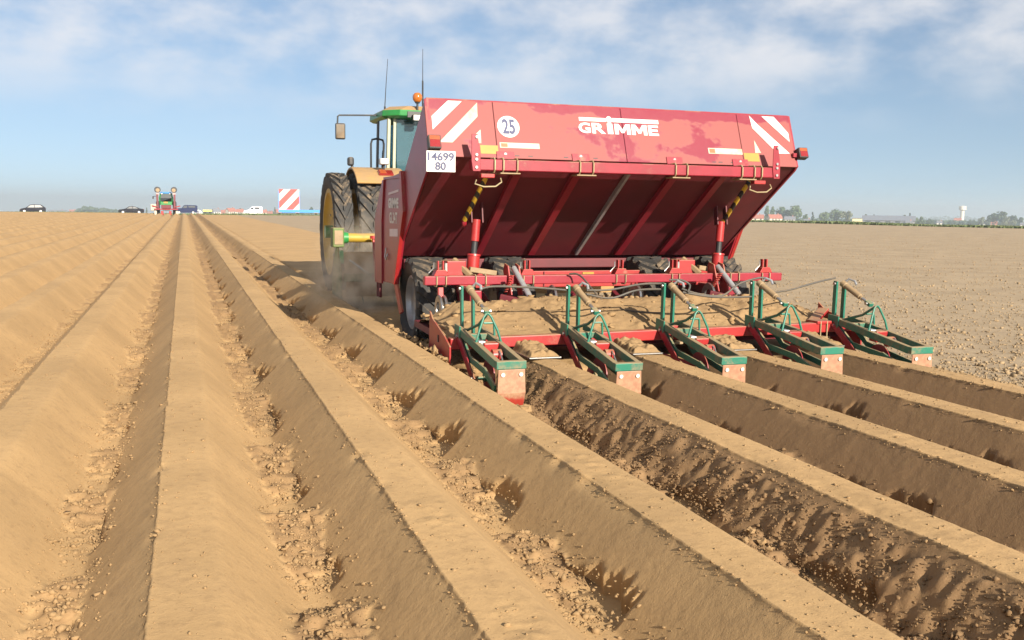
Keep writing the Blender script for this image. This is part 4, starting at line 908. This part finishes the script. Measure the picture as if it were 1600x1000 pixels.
for x in (-BW-.05, BW+.05):
    q = MB(); q.box((x-.04, -.02, .5), (x+.04, .05, BZ1-.35)); bput('frame_post', q, 'blue_beam')
q = MB(); q.box((-BW-.1, -.25, .36), (5.9, .25, .80)); bput('trailer_beam', q, 'blue_beam', bevel=.02)
for x in (-1.5, 1.2, 4.0):
    q = MB(); q.lathe([(-.10, .0001), (-.10, .20), (.10, .20), (.10, .0001)], (x, -.15, .20), 'Y', 16); wh = bput('wheel', q, 'car_tyre')
    q = MB(); q.box((x-.35, -.30, .30), (x+.35, -.26, .40)); bput('mudguard', q, 'cream')

# second tractor, working away in the distance
c_ = bearing(258, 124, 0); c_.z = -.12; ft = thing('distant_tractor', 'distant green tractor with folded planter arms and blue roof', 'tractor', c_, 0)
def fput(nm, mb, mat, parent=ft, **kw): return obj(nm, mb, mat, parent, local=True, **kw)
for x, wd in ((-.95, .42), (.95, .42)):
    q = MB(); q.lathe([(-wd/2, .45), (-wd/2, .75), (-wd*.35, .85), (wd*.35, .85), (wd/2, .75), (wd/2, .45), (wd*.3, .40), (-wd*.3, .40)], (x, 0, .85), 'X', 28, True); wh = fput('wheel', q, 'car_tyre', smooth=True)
    q = MB(); q.lathe([(-.12, .0001), (-.16, .44), (.16, .44), (.12, .0001)], (x, 0, .85), 'X', 20); fput('rim', q, 'off_white', wh)
q = MB(); q.box((-.45, -.4, .6), (.45, 2.8, 1.35)); fput('chassis', q, 'deere_green', bevel=.05)
q = MB(); q.box((-.42, 1.2, 1.3), (.42, 2.9, 1.95)); fput('bonnet', q, 'deere_green', bevel=.08)
q = MB(); loft(q, [ring(1.25, -.78, .78, -.5, 1.1, .15), ring(2.1, -.82, .82, -.5, 1.1, .2), ring(2.62, -.68, .68, -.35, 1.0, .2)]); cb = fput('cab', q, 'deere_green', bevel=.02)
q = MB(); q.add([(-.62, -.512, 1.65), (.62, -.512, 1.65), (.64, -.512, 2.08), (.52, -.385, 2.55), (-.52, -.385, 2.55), (-.64, -.512, 2.08)], [(0, 1, 2, 3), (0, 3, 4, 5)][:1]+[(0, 2, 3, 4, 5)][1:]+[(5, 2, 3, 4), (0, 1, 2, 5)]); fput('rear_window', q, 'car_glass', cb)
q = MB(); loft(q, [ring(2.62, -.72, .72, -.5, 1.1, .2), ring(2.80, -.55, .55, -.3, .9, .2)]); fput('roof', q, 'blue_roof', cb, bevel=.02)
for x in (-.48, .48):
    q = MB(); q.cbox((x, -.54, 2.58), (.16, .08, .10)); fput('work_lamp', q, 'lamp_white', cb)
q = MB(); q.cbox((-.05, -.53, 1.55), (.45, .03, .2)); fput('yellow_panel', q, 'sticker_yellow', cb)
for s_ in (-1, 1):
    q = MB(); q.bar((s_*.95, -1.3, .9), (s_*.98, -1.2, 2.5), .22, .16, up=(0, 1, 0)); arm = fput('folded_arm', q, 'red_dark', bevel=.02)
    q = MB(); q.bar((s_*.96, -1.2, 2.4), (s_*.90, -1.2, 2.95), .36, .10, up=(0, 1, 0)); fput('arm_head', q, 'print_grey', arm, bevel=.03)
    q = MB(); q.lathe([(-.03, .0001), (-.03, .33), (.0, .36), (.03, .33), (.03, .0001)], (s_*.93, -1.25, 3.05), 'Y', 24); dsc = fput('marker_disc', q, 'black', arm, smooth=True)
    q = MB(); q.lathe([(-.035, .0001), (-.035, .22), (.035, .22), (.035, .0001)], (s_*.90, -1.26, 3.0), 'Y', 20); fput('disc_face', q, 'cream', arm)
    q = MB(); q.bar((s_*.8, -1.25, .95), (s_*1.6, -1.25, 1.15), .14, .14); fput('side_wing', q, 'red', bevel=.02)
q = MB(); q.bar((-1.35, -1.3, .75), (1.35, -1.3, .75), .16, .16); fput('tool_frame', q, 'red', bevel=.02)
q = MB(); q.box((-.55, -1.5, .85), (.55, -1.0, 1.25)); fput('seed_box', q, 'red_dark', bevel=.03)
q = MB(); q.box((-1.75, -1.2, .55), (-1.1, -.7, 1.35)); fput('white_tank', q, 'off_white', bevel=.08)
for x in (-1.2, -.45, .45, 1.2):
    q = MB(); q.cbox((x, -1.5, .3), (.28, .3, .5)); fput('row_unit', q, 'red_bright' if abs(x) < 1 else 'off_white', bevel=.05)
q = MB(); q.tube([(-.95, .2, 2.3), (-1.45, .2, 2.25)], .025, 8); fput('mirror_arm', q, 'black')
q = MB(); q.cbox((-1.48, .2, 2.1), (.16, .06, .3)); fput('mirror', q, 'black')

# ------------------------------------------------------------------ villages, barn, water tower
def house(name, label, px, d, wpx, hpx, wall, roof, turn=0, windows=2):
    c_ = bearing(px, d, -.3); w_ = tall(px, d, wpx); h_ = tall(px, d, hpx); dp = max(6., w_*.6)
    t_ = thing(name, label, 'house', c_, sideways(c_, px)+R(turn)); e = h_*.52
    def p(nm, mb, mat, parent=t_, **kw): return obj(nm, mb, mat, parent, local=True, **kw)
    q = MB(); q.prism([(-dp/2, 0), (dp/2, 0), (dp/2, e), (0, h_*.96), (-dp/2, e)], -w_/2, w_/2); wl = p('wall', q, wall)
    q = MB(); th = .25; q.prism([(-dp/2-.5, e-.25), (0, h_), (dp/2+.5, e-.25), (dp/2+.5, e+th-.25), (0, h_+th), (-dp/2-.5, e+th-.25)], -w_/2-.3, w_/2+.3); rf_ = p('roof', q, roof)
    q = MB(); q.box((w_*.22, -.3, h_*.8), (w_*.22+.7, .4, h_+1.0)); p('chimney', q, 'wall_brick', rf_)
    for i in range(windows):
        x = -w_/2+(i+.5)*w_/windows; q = MB(); q.box((x-.5, -dp/2-.03, e*.35), (x+.5, -dp/2-.005, e*.8)); p('window', q, 'window_dark', wl)
    q = MB(); q.box((-.5, -dp/2-.03, 0), (.5, -dp/2-.006, min(2.1, e*.85))); p('door', q, 'bark', wl)
    return t_
house('house', 'low cream house with orange roof just right of the hopper', 1178, 690, 24, 10, 'wall_cream', 'roof_red', 0, 3)
house('house', 'cream house with red roof in front of the tall poplars', 1208, 700, 19, 10.5, 'wall_cream', 'roof_red', 20, 2)
house('house', 'grey roofed white house below the big round tree', 1232, 720, 15, 8, 'wall_white', 'roof_grey', 0, 2)
house('house', 'small white cottage beside the dark conifer', 1259, 720, 9, 4.5, 'wall_white', 'roof_grey', 0, 1)
house('house', 'small white shed at the right end of the grey barn', 1418, 690, 8, 4.5, 'wall_white', 'roof_grey', 0, 1)
house('house', 'low white house left of the water tower', 1466, 900, 7, 5, 'wall_white', 'roof_grey', 0, 1)
house('house', 'orange roofed house against the water tower shaft', 1494, 1100, 9, 9, 'wall_cream', 'roof_red', 0, 1)
house('house', 'white house midway between water tower and dark tree', 1532, 900, 7, 5, 'wall_white', 'roof_grey', 0, 1)
house('house', 'red roofed house at the foot of the dark round tree', 1551, 930, 8, 7, 'wall_brick', 'roof_red', 0, 1)
house('house', 'white cottage at the right edge of the view', 1597, 800, 7, 4, 'wall_white', 'roof_grey', 0, 1)
house('house', 'grey roofed house left of the white van behind the yellow trailer', 336, 900, 10, 8.5, 'wall_white', 'roof_grey', 15, 2)
house('house', 'low brick house between grey house and tall red roof', 347, 920, 8, 6.5, 'wall_brick', 'roof_red', 0, 1)
house('house', 'tallest red roofed house left of the white van', 358.5, 860, 12, 9.5, 'wall_cream', 'roof_red', 30, 2)
house('house', 'red roofed white house directly behind the white van nose', 373, 850, 10, 8, 'wall_white', 'roof_red', 0, 2)
house('house', 'cream house with red roof just right of the white van', 411, 880, 7, 7.5, 'wall_cream', 'roof_red', 0, 1)
house('house', 'small pale house between white van and striped board', 420, 900, 7, 5, 'wall_white', 'roof_red', 0, 1)
house('house', 'brick house beside the conifer left of the striped board', 431, 880, 7, 8.5, 'wall_brick', 'roof_red', 0, 1)
house('house', 'long low house in the gap between hatchback and dark wood', 88, 1200, 24, 4, 'wall_brick', 'roof_grey', 0, 3)
house('house', 'pale low house right of the long low one at far left', 112, 1200, 9, 4.5, 'wall_white', 'roof_red', 0, 1)
# long barn
c_ = bearing(1378, 700, -.3); bn = thing('barn', 'long low barn with grey roof and cream gable end', 'barn', c_, sideways(c_, 1378))
w_, h_ = tall(0, 700, 84), tall(0, 700, 11)
q = MB(); q.prism([(-7, 0), (7, 0), (7, h_*.45), (0, h_*.95), (-7, h_*.45)], -w_/2+6, w_/2); wl = obj('wall', q, 'roof_grey', bn, local=True)
q = MB(); q.prism([(-7.6, h_*.42), (0, h_), (7.6, h_*.42), (7.6, h_*.42+.3), (0, h_+.3), (-7.6, h_*.42+.3)], -w_/2+6, w_/2+.5); obj('roof', q, 'roof_barn', bn, local=True)
q = MB(); q.box((-w_/2, -7.5, 0), (-w_/2+6.4, 3, h_*.62)); an = obj('annexe', q, 'wall_yellow', bn, local=True)
q = MB(); q.box((-w_/2-.3, -7.8, h_*.62), (-w_/2+6.6, 3.2, h_*.70)); obj('annexe_roof', q, 'roof_grey', an, local=True)
for i in range(5):
    x = -w_/2+10+i*6.2; q = MB(); q.box((x-1.6, -7.03, 0), (x+1.6, -7.005, h_*.36)); obj('barn_door', q, 'window_dark', wl, local=True)
# water tower
c_ = bearing(1500.5, 1250, -1); wt = thing('water_tower', 'pale concrete water tower with wide tank on the right horizon', 'water tower', c_, 0)
hh = tall(0, 1250, 27.5)
q = MB(); q.lathe([(0, 2.6), (hh*.25, 2.25), (hh*.70, 2.15), (hh*.74, 2.3)], (0, 0, 0), 'Z', 28); obj('shaft', q, 'concrete', wt, local=True, smooth=True)
q = MB(); q.lathe([(hh*.74, 2.2), (hh*.80, 3.9), (hh*.96, 4.1), (hh*.97, 3.8), (hh, .001)], (0, 0, 0), 'Z', 28); tk = obj('tank', q, 'concrete', wt, local=True, smooth=True)
q = MB(); q.lathe([(hh*.79, 4.0), (hh*.79, 4.25), (hh*.81, 4.25), (hh*.81, 4.0)], (0, 0, 0), 'Z', 28); obj('ledge', q, 'concrete', tk, local=True)
q = MB(); q.box((-.5, -2.65, 0), (.5, -2.5, 2.2)); obj('door', q, 'window_dark', wt, local=True)
# poly tunnel and yellow trailer beside the blue estate car
c_ = bearing(307, 330, -.2); tn = thing('poly_tunnel', 'pale rounded poly tunnel right of the blue estate car', 'greenhouse', c_, sideways(c_, 307))
w_, h_ = tall(0, 330, 14), tall(0, 330, 7)
q = MB(); q.prism([(w_/2*math.cos(a), h_*math.sin(a)) for a in np.linspace(0, math.pi, 18)], 0, 9, 'XZ'); tb_ = obj('cover', q, 'tunnel_film', tn, local=True, smooth=True)
q = MB(); q.box((-.5, -.03, 0), (.5, -.005, h_*.8)); obj('door', q, 'roof_grey', tb_, local=True)
c_ = bearing(322, 300, 0); yt = thing('farm_trailer', 'yellow trailer between poly tunnel and grey roofed house', 'trailer', c_, sideways(c_, 322))
q = MB(); q.prism([(-1.2, .75), (1.25, .75), (1.35, 1.25), (-1.3, 1.25)], -.6, .6, 'XZ'); obj('body', q, 'tank_yellow', yt, local=True)
for x in (-.7, .7):
    q = MB(); q.lathe([(-.1, .0001), (-.1, .38), (.1, .38), (.1, .0001)], (x, -.55, .38), 'Y', 18); obj('wheel', q, 'car_tyre', yt, local=True)

# ------------------------------------------------------------------ trees
def tree(label, px, d, wpx, hpx, mat='leaf', kind='round', group='trees on the horizon', n=520, base_dz=-.3):
    c_ = bearing(px, d, base_dz); w_ = tall(px, d, wpx); h_ = tall(px, d, hpx); t_ = thing({'round': 'tree', 'poplar': 'poplar_tree', 'conifer': 'conifer_tree', 'bush': 'bush'}[kind], label, 'bush' if kind == 'bush' else 'tree', c_, 0, group)
    n = n*2; rg = np.random.RandomState(int(px*7+d)); q = MB()
    q.tube([(0, 0, 0), (.1, 0, h_*.25), (.0, .1, h_*.75)], [h_*.030+.05, h_*.022+.04, .04], 8)
    for i in range(5):
        a = rg.rand()*6.28; z0 = h_*(.22+.4*rg.rand()); rr_ = w_*.32
        q.tube([(0, 0, z0), (rr_*.5*math.cos(a), rr_*.5*math.sin(a), z0+h_*.1), (rr_*math.cos(a), rr_*math.sin(a), z0+h_*.18)], [h_*.012+.03, .05, .03], 6)
    obj('trunk', q, 'bark', t_, local=True)
    vs, fs = [], []; cl = []
    for i in range(26 if kind != 'bush' else 14):                     # clumps through the crown's volume
        if kind == 'conifer':
            z = rg.rand()**.8; r_ = (1-z)*.5*w_*rg.rand()**.5; cz = h_*(.12+.86*z); cr = w_*.13*(1.2-z)
        elif kind == 'poplar':
            z = rg.rand(); r_ = .32*w_*math.sin(math.pi*min(.95, .15+.8*z))*rg.rand()**.5; cz = h_*(.10+.86*z); cr = w_*.20
        elif kind == 'bush':
            z = rg.rand(); r_ = .42*w_*math.sqrt(1-z*z*.8)*rg.rand()**.5; cz = h_*(.12+.68*z); cr = w_*.15
        else:
            u = rg.randn(3); u /= np.linalg.norm(u); rad = rg.rand()**.4; r_ = None; cr = w_*.13*(.8+.5*rg.rand())
            cl.append((u[0]*rad*w_*.38, u[1]*rad*w_*.38, h_*.58+u[2]*rad*h_*.31, cr)); continue
        a = rg.rand()*6.283; cl.append((r_*math.cos(a), r_*math.sin(a), cz, cr))
    cl = np.array(cl); ids = rg.randint(0, len(cl), n); u = rg.randn(n, 3); u /= np.linalg.norm(u, axis=1)[:, None]
    P_ = cl[ids, :3]+u*(cl[ids, 3:4]*(.55+.55*rg.rand(n, 1))); P_[:, 2] = np.maximum(P_[:, 2], h_*.05)
    s_ = h_*.045*(.6+.8*rg.rand(n)); A_ = rg.randn(n, 3); A_ /= np.linalg.norm(A_, axis=1)[:, None]; B_ = np.cross(A_, u); B_ /= np.linalg.norm(B_, axis=1)[:, None]+1e-6; A_ = np.cross(B_, u+.4*rg.randn(n, 3)); A_ /= np.linalg.norm(A_, axis=1)[:, None]+1e-6
    V_ = np.stack([P_-A_*s_[:, None]-B_*s_[:, None]*.6, P_+A_*s_[:, None]*.2-B_*s_[:, None], P_+A_*s_[:, None]+B_*s_[:, None]*.5, P_-A_*s_[:, None]*.3+B_*s_[:, None]], 1).reshape(-1, 3)
    q = MB(); q.v = [tuple(p) for p in V_]; q.f = [(4*i, 4*i+1, 4*i+2, 4*i+3) for i in range(n)]
    me = bpy.data.meshes.new('crown'); me.from_pydata(q.v, [], q.f); o_ = bpy.data.objects.new('crown', me); col.objects.link(o_); me.materials.append(MAT[mat]); o_.parent = t_
    return t_
T = tree
T('left one of the two slim poplars right of the hopper', 1196, 760, 9, 23, 'leaf', 'poplar')
T('right one of the two slim poplars right of the hopper', 1204.5, 760, 8, 22, 'leaf', 'poplar')
T('broad tree forming the left half of the big round clump', 1221, 780, 24, 24, 'leaf', 'round', n=700)
T('tall tree forming the right half of the big round clump', 1238, 770, 28, 25, 'leaf', 'round', n=800)
T('small tree at the right foot of the big round clump', 1256, 760, 10, 13, 'leaf', 'round')
T('dark pointed conifer between the two large tree clumps', 1267, 740, 9, 15, 'leaf_dark', 'conifer')
T('left tree of the second wide clump beside the barn', 1286, 780, 22, 17, 'leaf', 'round', n=650)
T('middle tree of the second wide clump beside the barn', 1304, 790, 26, 20, 'leaf', 'round', n=700)
T('right tree of the second wide clump beside the barn', 1320, 780, 20, 19, 'leaf_pale', 'round', n=650)
T('low bush against the cream gable of the barn', 1333, 740, 11, 8, 'leaf_dark', 'bush')
T('small dark tree rising behind the barn annexe', 1350, 760, 8, 14, 'leaf_dark', 'round')
T('tiny tree top showing over the barn roof', 1363, 800, 4, 13, 'leaf_dark', 'conifer')
T('left of two dark trees behind the right end of the barn', 1411, 760, 7, 15, 'leaf_dark', 'round')
T('right of two dark trees behind the right end of the barn', 1419, 760, 7, 15.5, 'leaf_dark', 'conifer')
T('low shrub right of the white shed by the barn', 1430, 740, 14, 10, 'leaf', 'bush')
T('pointed shrub further right of the white shed by the barn', 1438, 740, 12, 12, 'leaf', 'bush')
T('flat shrub halfway between barn and water tower', 1450, 760, 16, 8, 'leaf_dark', 'bush')
T('dark bush on the left foot of the water tower', 1486, 900, 14, 7, 'leaf_dark', 'bush')
T('small dark bush right of the water tower', 1516, 900, 14, 8, 'leaf_dark', 'bush')
T('pale bush further right of the water tower', 1534, 880, 16, 12, 'leaf_pale', 'bush')
T('left half of the big dark tree near the right edge', 1549, 850, 20, 19, 'leaf_dark', 'round', n=650)
T('right half of the big dark tree near the right edge', 1562, 850, 20, 21, 'leaf_dark', 'round', n=650)
T('pale rounded bush under the big dark tree', 1575, 820, 22, 12, 'leaf_pale', 'bush')
T('dark tree second from the right edge', 1580, 860, 13, 16, 'leaf_dark', 'round')
T('dark tree nearest the right edge', 1592, 860, 12, 13, 'leaf_dark', 'round')
T('dark conifer just left of the striped board', 427.5, 860, 5, 12, 'leaf_dark', 'conifer')
T('round tree behind the white van roof line', 372.5, 960, 7, 10.5, 'leaf_dark', 'round')
T('round tree above the blue trailer beam', 485, 700, 11, 14, 'leaf_dark', 'round')
T('low bush along the blue trailer beam', 468, 720, 9, 8, 'leaf_dark', 'bush')
T('thin dark tree just left of the distant tractor', 227, 900, 4, 9, 'leaf_dark', 'conifer')
T('bush between the tall red roof and the white van', 388, 900, 10, 7, 'leaf_dark', 'bush')
def wood(name, label, px0, px1, d, h0, seed, mat='leaf_dark', dens=9):
    rg = np.random.RandomState(seed); vs, fs = [], []
    n = int((px1-px0)*dens)
    for i in range(n):
        px = px0+(px1-px0)*rg.rand(); c_ = bearing(px, d+rg.rand()*40, -.5); hm = tall(0, d, h0*(.55+.45*math.sin(math.pi*(px-px0)/(px1-px0))))*(.7+.4*vn(px*.31, 0.0, seed)+.3)
        p = c_+Vector((0, 0, hm*(rg.rand()**.6))); s_ = .9+1.3*rg.rand(); A = Vector(rg.randn(3)).normalized()*s_; B = A.orthogonal().normalized()*s_
        k = len(vs); vs += [p-A-B*.5, p+A*.3-B, p+A+B*.6, p-A*.4+B]; fs.append((k, k+1, k+2, k+3))
    me = bpy.data.meshes.new(name); me.from_pydata([tuple(v) for v in vs], [], fs); o_ = bpy.data.objects.new(name, me); col.objects.link(o_); me.materials.append(MAT[mat])
    return tag(o_, label, 'wood', kind='stuff')
wood('distant_wood', 'dark distant wood between hatchback and saloon', 116, 190, 1150, 6.0, 5, dens=22)
wood('distant_copse', 'taller copse rising from the distant wood', 119, 152, 1120, 8.5, 6, dens=22)
wood('distant_hedge', 'hazy hedge line behind the left village houses', 315, 505, 1000, 4.2, 8, dens=14)
wood('distant_thicket', 'hazy thicket line along the right horizon', 1170, 1600, 960, 5.0, 9, dens=16)
wood('far_woodland', 'bluish woodland far behind the water tower', 1400, 1560, 2600, 11, 10, 'leaf_dark', dens=14)

# grass verges
def verge(name, label, pts, wd, h0, n, seed):
    rg = np.random.RandomState(seed); vs, fs = [], []; P_ = [Vector((x, y, 0)) for x, y in pts]
    segs = [(P_[i], P_[i+1], (P_[i+1]-P_[i]).length) for i in range(len(P_)-1)]; tot = sum(s[2] for s in segs)
    for i in range(n):
        r_ = rg.rand()*tot
        for a, b, l_ in segs:
            if r_ <= l_: break
            r_ -= l_
        d_ = (b-a).normalized(); nn = Vector((-d_.y, d_.x, 0)); p = a+d_*r_+nn*wd*(rg.rand()-.5)
        p.z = float(dip(p.x, p.y))-.03; h_ = h0*(.5+.7*rg.rand())*(1+.6*float(vn(p.x*.2, p.y*.2, seed))); a_ = rg.rand()*6.28; s_ = .10+.12*rg.rand()
        o_ = Vector((math.cos(a_)*s_, math.sin(a_)*s_, 0)); k = len(vs); vs += [p-o_, p+o_, p+o_*.3+Vector((.1*rg.randn(), .1*rg.randn(), h_)), p-o_*.5+Vector((0, 0, h_*.8))]; fs.append((k, k+1, k+2, k+3))
    me = bpy.data.meshes.new(name); me.from_pydata([tuple(v) for v in vs], [], fs); o_ = bpy.data.objects.new(name, me); col.objects.link(o_); me.materials.append(MAT['grass']); tag(o_, label, 'grass', kind='stuff')
verge('grass_verge', 'green grass strip along the far side of the flat field', [(42, 128), (68, 103), (74, 78), (82, 60), (95, 40)], 3.4, .26, 26000, 11)
verge('grass_bank', 'green grass bank along the far end of the ridges', [(-45, 146), (0, 147), (20, 149), (45, 146)], 3.0, .26, 9000, 12)
a0_, a1_ = R(-16), R(6); A_, R_ = np.meshgrid(np.linspace(a0_, a1_, 40), np.array([176., 194.])); o = grid_mesh('road', np.sin(A_)*R_, np.cos(A_)*R_, CAM_Z-.0099*R_-.14, None, 'asphalt')

# ------------------------------------------------------------------ clods and crumbs
def clods(name, label, P_, S_, mat, seed, sub=1):
    rg = np.random.RandomState(seed); bm = bmesh.new(); bmesh.ops.create_icosphere(bm, subdivisions=sub, radius=1); iv = np.array([v.co[:] for v in bm.verts]); it = np.array([[v.index for v in f.verts] for f in bm.faces]); bm.free()
    n = len(P_); nv = len(iv); J = iv[None]*(1+.38*rg.randn(n, nv, 1).clip(-1.5, 1.4)); J = J*(.45+.8*rg.rand(n, 1, 3))
    a = rg.rand(n)*6.28; ca, sa = np.cos(a)[:, None], np.sin(a)[:, None]; X = J[..., 0]*ca-J[..., 1]*sa; Y = J[..., 0]*sa+J[..., 1]*ca; J = np.stack([X, Y, J[..., 2]*.8], -1)
    V_ = (P_[:, None, :]+J*S_[:, None, None]).reshape(-1, 3).astype(np.float32); F_ = (it[None]+(np.arange(n)*nv)[:, None, None]).reshape(-1, 3).astype(np.int32)
    me = bpy.data.meshes.new(name); me.vertices.add(len(V_)); me.vertices.foreach_set('co', V_.ravel()); me.loops.add(F_.size); me.loops.foreach_set('vertex_index', F_.ravel()); me.polygons.add(len(F_))
    me.polygons.foreach_set('loop_start', np.arange(0, F_.size, 3, dtype=np.int32)); me.polygons.foreach_set('loop_total', np.full(len(F_), 3, np.int32)); me.update(calc_edges=True)
    o_ = bpy.data.objects.new(name, me); col.objects.link(o_); me.materials.append(MAT[mat]); return tag(o_, label, 'soil', kind='stuff')
def surf(X, Y):
    """height of the worked ground at points"""
    k = np.floor((X-E0+.335)/.9).astype(int); Z = np.zeros_like(X)
    for kk in np.unique(k):
        m_ = k == kk
        if kk > 6: Z[m_] = flat(X[m_], Y[m_]); continue
        x = X[m_]-E0-.9*kk; _, z, _ = ridge(int(kk), x, Y[m_]); 
        if kk >= 3: wg = 1-sstep(FRESH_END-.1, FRESH_END+.2, Y[m_]); z = flat(X[m_], Y[m_])*(1-wg)+z*wg
        Z[m_] = z
    return Z
rg = np.random.RandomState(21)
n = 60000
k = rg.choice(np.arange(-3, 7), n, p=np.array([.05, .08, .12, .15, .16, .15, .13, .07, .05, .04])); Y = 1.6*(14/1.6)**rg.rand(n); Y = np.where(k >= 3, 2.0+5.2*rg.rand(n), Y)
q_ = np.array([dam(int(a), b) for a, b in zip(k, Y)]); xo = np.clip(rg.randn(n)*.070, -.17, .17); X = E0+.9*k-.335+xo
keep = (q_ > .16) | (rg.rand(n) < .25); X, Y, k = X[keep], Y[keep], k[keep]
S_ = np.exp(rg.randn(len(X))*.62-5.65).clip(.0016, .017); Z = surf(X, Y)
P_ = np.stack([X, Y, Z+S_*.25], -1); o_ = k < 3
clods('furrow_crumbs', 'loose soil crumbs lying in the furrows between the old ridges', P_[o_], S_[o_], 'clod', 5)
clods('fresh_crumbs', 'dark loose crumbs lying in the furrows behind the scrapers', P_[~o_], S_[~o_], 'soil_dark', 15)
n = 6000; k = rg.choice(np.arange(-2, 7), n); Y = 1.6*(10/1.6)**rg.rand(n); Y = np.where(k >= 3, 2+5.0*rg.rand(n), Y); x = np.where(rg.rand(n) < .5, rg.rand(n)*.2, -.005+.012*rg.randn(n)); X = E0+.9*k+x
S_ = np.exp(rg.randn(n)*.5-5.7).clip(.0015, .012); clods('ridge_crumbs', 'tiny crumbs scattered on the flat ridge tops', np.stack([X, Y, surf(X, Y)+S_*.2], -1), S_, 'clod', 6)
n = 5500; Y = 2.0+5.2*rg.rand(n); x = -.02-.24*rg.rand(n)**.8; X = E0+.9*3+x; S_ = np.exp(rg.randn(n)*.55-5.6).clip(.002, .014)
clods('flank_crumbs', 'dark crumbs on the rough flank beside the first scraper', np.stack([X, Y, surf(X, Y)+S_*.2], -1), S_, 'soil_dark', 7)
n = 24000; Y = 5.0*(45/5.0)**rg.rand(n); X = 5.95+rg.rand(n)**1.4*Y*.95; S_ = np.exp(rg.randn(n)*.45-4.75).clip(.003, .028)
clods('field_clods', 'small clods covering the unplanted flat field', np.stack([X, Y, flat(X, Y)+S_*.15], -1), S_, 'field_clod', 8)
n = 420; X = 2.0+3.9*rg.rand(n); Y = 7.6+1.0*rg.rand(n); zi = np.array([HZ[min(83, int((b-7.56)/1.16*83)), min(239, int((a-2.03)/3.9*239))] for a, b in zip(X, Y)]); S_ = np.exp(rg.randn(n)*.6-4.4).clip(.004, .045)
clods('heap_crumbs', 'clods and crumbs resting on the soil heap over the hood', np.stack([X, Y, zi+S_*.2], -1), S_, 'heap', 9)
n = 1500; X = 1.90+.35*rg.rand(n); Y = 7.3+2.3*rg.rand(n); S_ = np.exp(rg.randn(n)*.6-4.75).clip(.004, .04)
clods('spill_crumbs', 'clods spilled beside the left end plate and wheel', np.stack([X, Y, surf(X, Y)+S_*.2+.06*np.exp(-((X-2.0)/.12)**2)*rg.rand(n)], -1), S_, 'clod', 10)
# the larger stones one can pick out beside the rough ridge
big = [(2.26, 3.72, .026), (2.29, 3.60, .022), (2.23, 3.66, .020), (2.31, 3.50, .024), (2.25, 3.44, .018), (2.22, 4.05, .030), (2.30, 3.40, .022), (2.27, 3.30, .018), (2.2, 6.15, .045)]
for i, (x, y, s_) in enumerate(big):
    bm = bmesh.new(); bmesh.ops.create_icosphere(bm, subdivisions=2, radius=s_)
    for v in bm.verts: v.co = v.co*(1+.42*(rnd.random()-.5)*2); v.co.z *= .7
    me = bpy.data.meshes.new('soil_clod'); bm.to_mesh(me); bm.free(); o = bpy.data.objects.new('soil_clod', me); col.objects.link(o); me.materials.append(MAT['clod'])
    o.location = (x, y, float(surf(np.array([x]), np.array([y]))[0])+s_*.45)
    if i == 8: tag(o, 'fist-sized clod just behind the first scraper panel', 'clod', 'large clods')
    else: tag(o, 'rounded clod in the cluster beside the rough brown ridge', 'clod', 'large clods')

# ------------------------------------------------------------------ dust behind the tiller and haze in the air
def volume_mat(name, color, dens, ns=None, thr=(.45, .8), z=None, g=0.0):
    m = bpy.data.materials.new(name); m.use_nodes = True; t = m.node_tree; t.nodes.clear(); o_ = N(t, 'ShaderNodeOutputMaterial'); v = N(t, 'ShaderNodeVolumePrincipled'); v.inputs['Color'].default_value = (*color, 1); v.inputs['Density'].default_value = dens; v.inputs['Anisotropy'].default_value = g
    if ns:
        c = N(t, 'ShaderNodeTexCoord'); n_ = noise(t, ns, 4, .6, c.outputs['Object']); ln = N(t, 'ShaderNodeVectorMath', operation='LENGTH'); mpp = N(t, 'ShaderNodeMapping'); mpp.inputs['Scale'].default_value = z; L(t, c.outputs['Object'], mpp.inputs[0]); L(t, mpp.outputs[0], ln.inputs[0])
        fo = ramp(t, ln.outputs['Value'], 1.0, .25); L(t, math_(t, 'MULTIPLY', math_(t, 'MULTIPLY', ramp(t, n_, *thr), fo), dens), v.inputs['Density'])
    L(t, v.outputs[0], o_.inputs['Volume']); MAT[name] = m; return m
def dust(name, label, c, r_, dens):
    volume_mat(name+'_air', (.95, .82, .64), dens, 3.5/max(.3, r_[0]), (.40, .75), tuple(1/a for a in r_))
    bm = bmesh.new(); bmesh.ops.create_icosphere(bm, subdivisions=3, radius=1); me = bpy.data.meshes.new(name)
    for v in bm.verts: v.co = Vector((v.co.x*r_[0], v.co.y*r_[1], v.co.z*r_[2]))
    bm.to_mesh(me); bm.free(); o_ = bpy.data.objects.new(name, me); col.objects.link(o_); me.materials.append(MAT[name+'_air']); o_.location = c; tag(o_, label, 'dust', kind='stuff')
dust('dust_cloud', 'brown dust puff boiling up left of the soil tiller', (2.12, 12.2, .30), (.80, .95, .60), 5.5)
dust('dust_veil', 'thin brown dust hanging under the tiller tube before the tractor wheels', (2.55, 13.4, .62), (1.0, .8, .70), 2.8)
hz = MB().box((-6000, -900, -62), (6500, 6500, 34)); hz_o = obj('haze', hz, 'soil'); hz_o.data.materials.clear()
volume_mat('haze_air', (.74, .87, 1.0), HAZE, g=.5); hz_o.data.materials.append(MAT['haze_air']); tag(hz_o, 'pale summer haze filling the air over the fields', 'haze', kind='stuff')
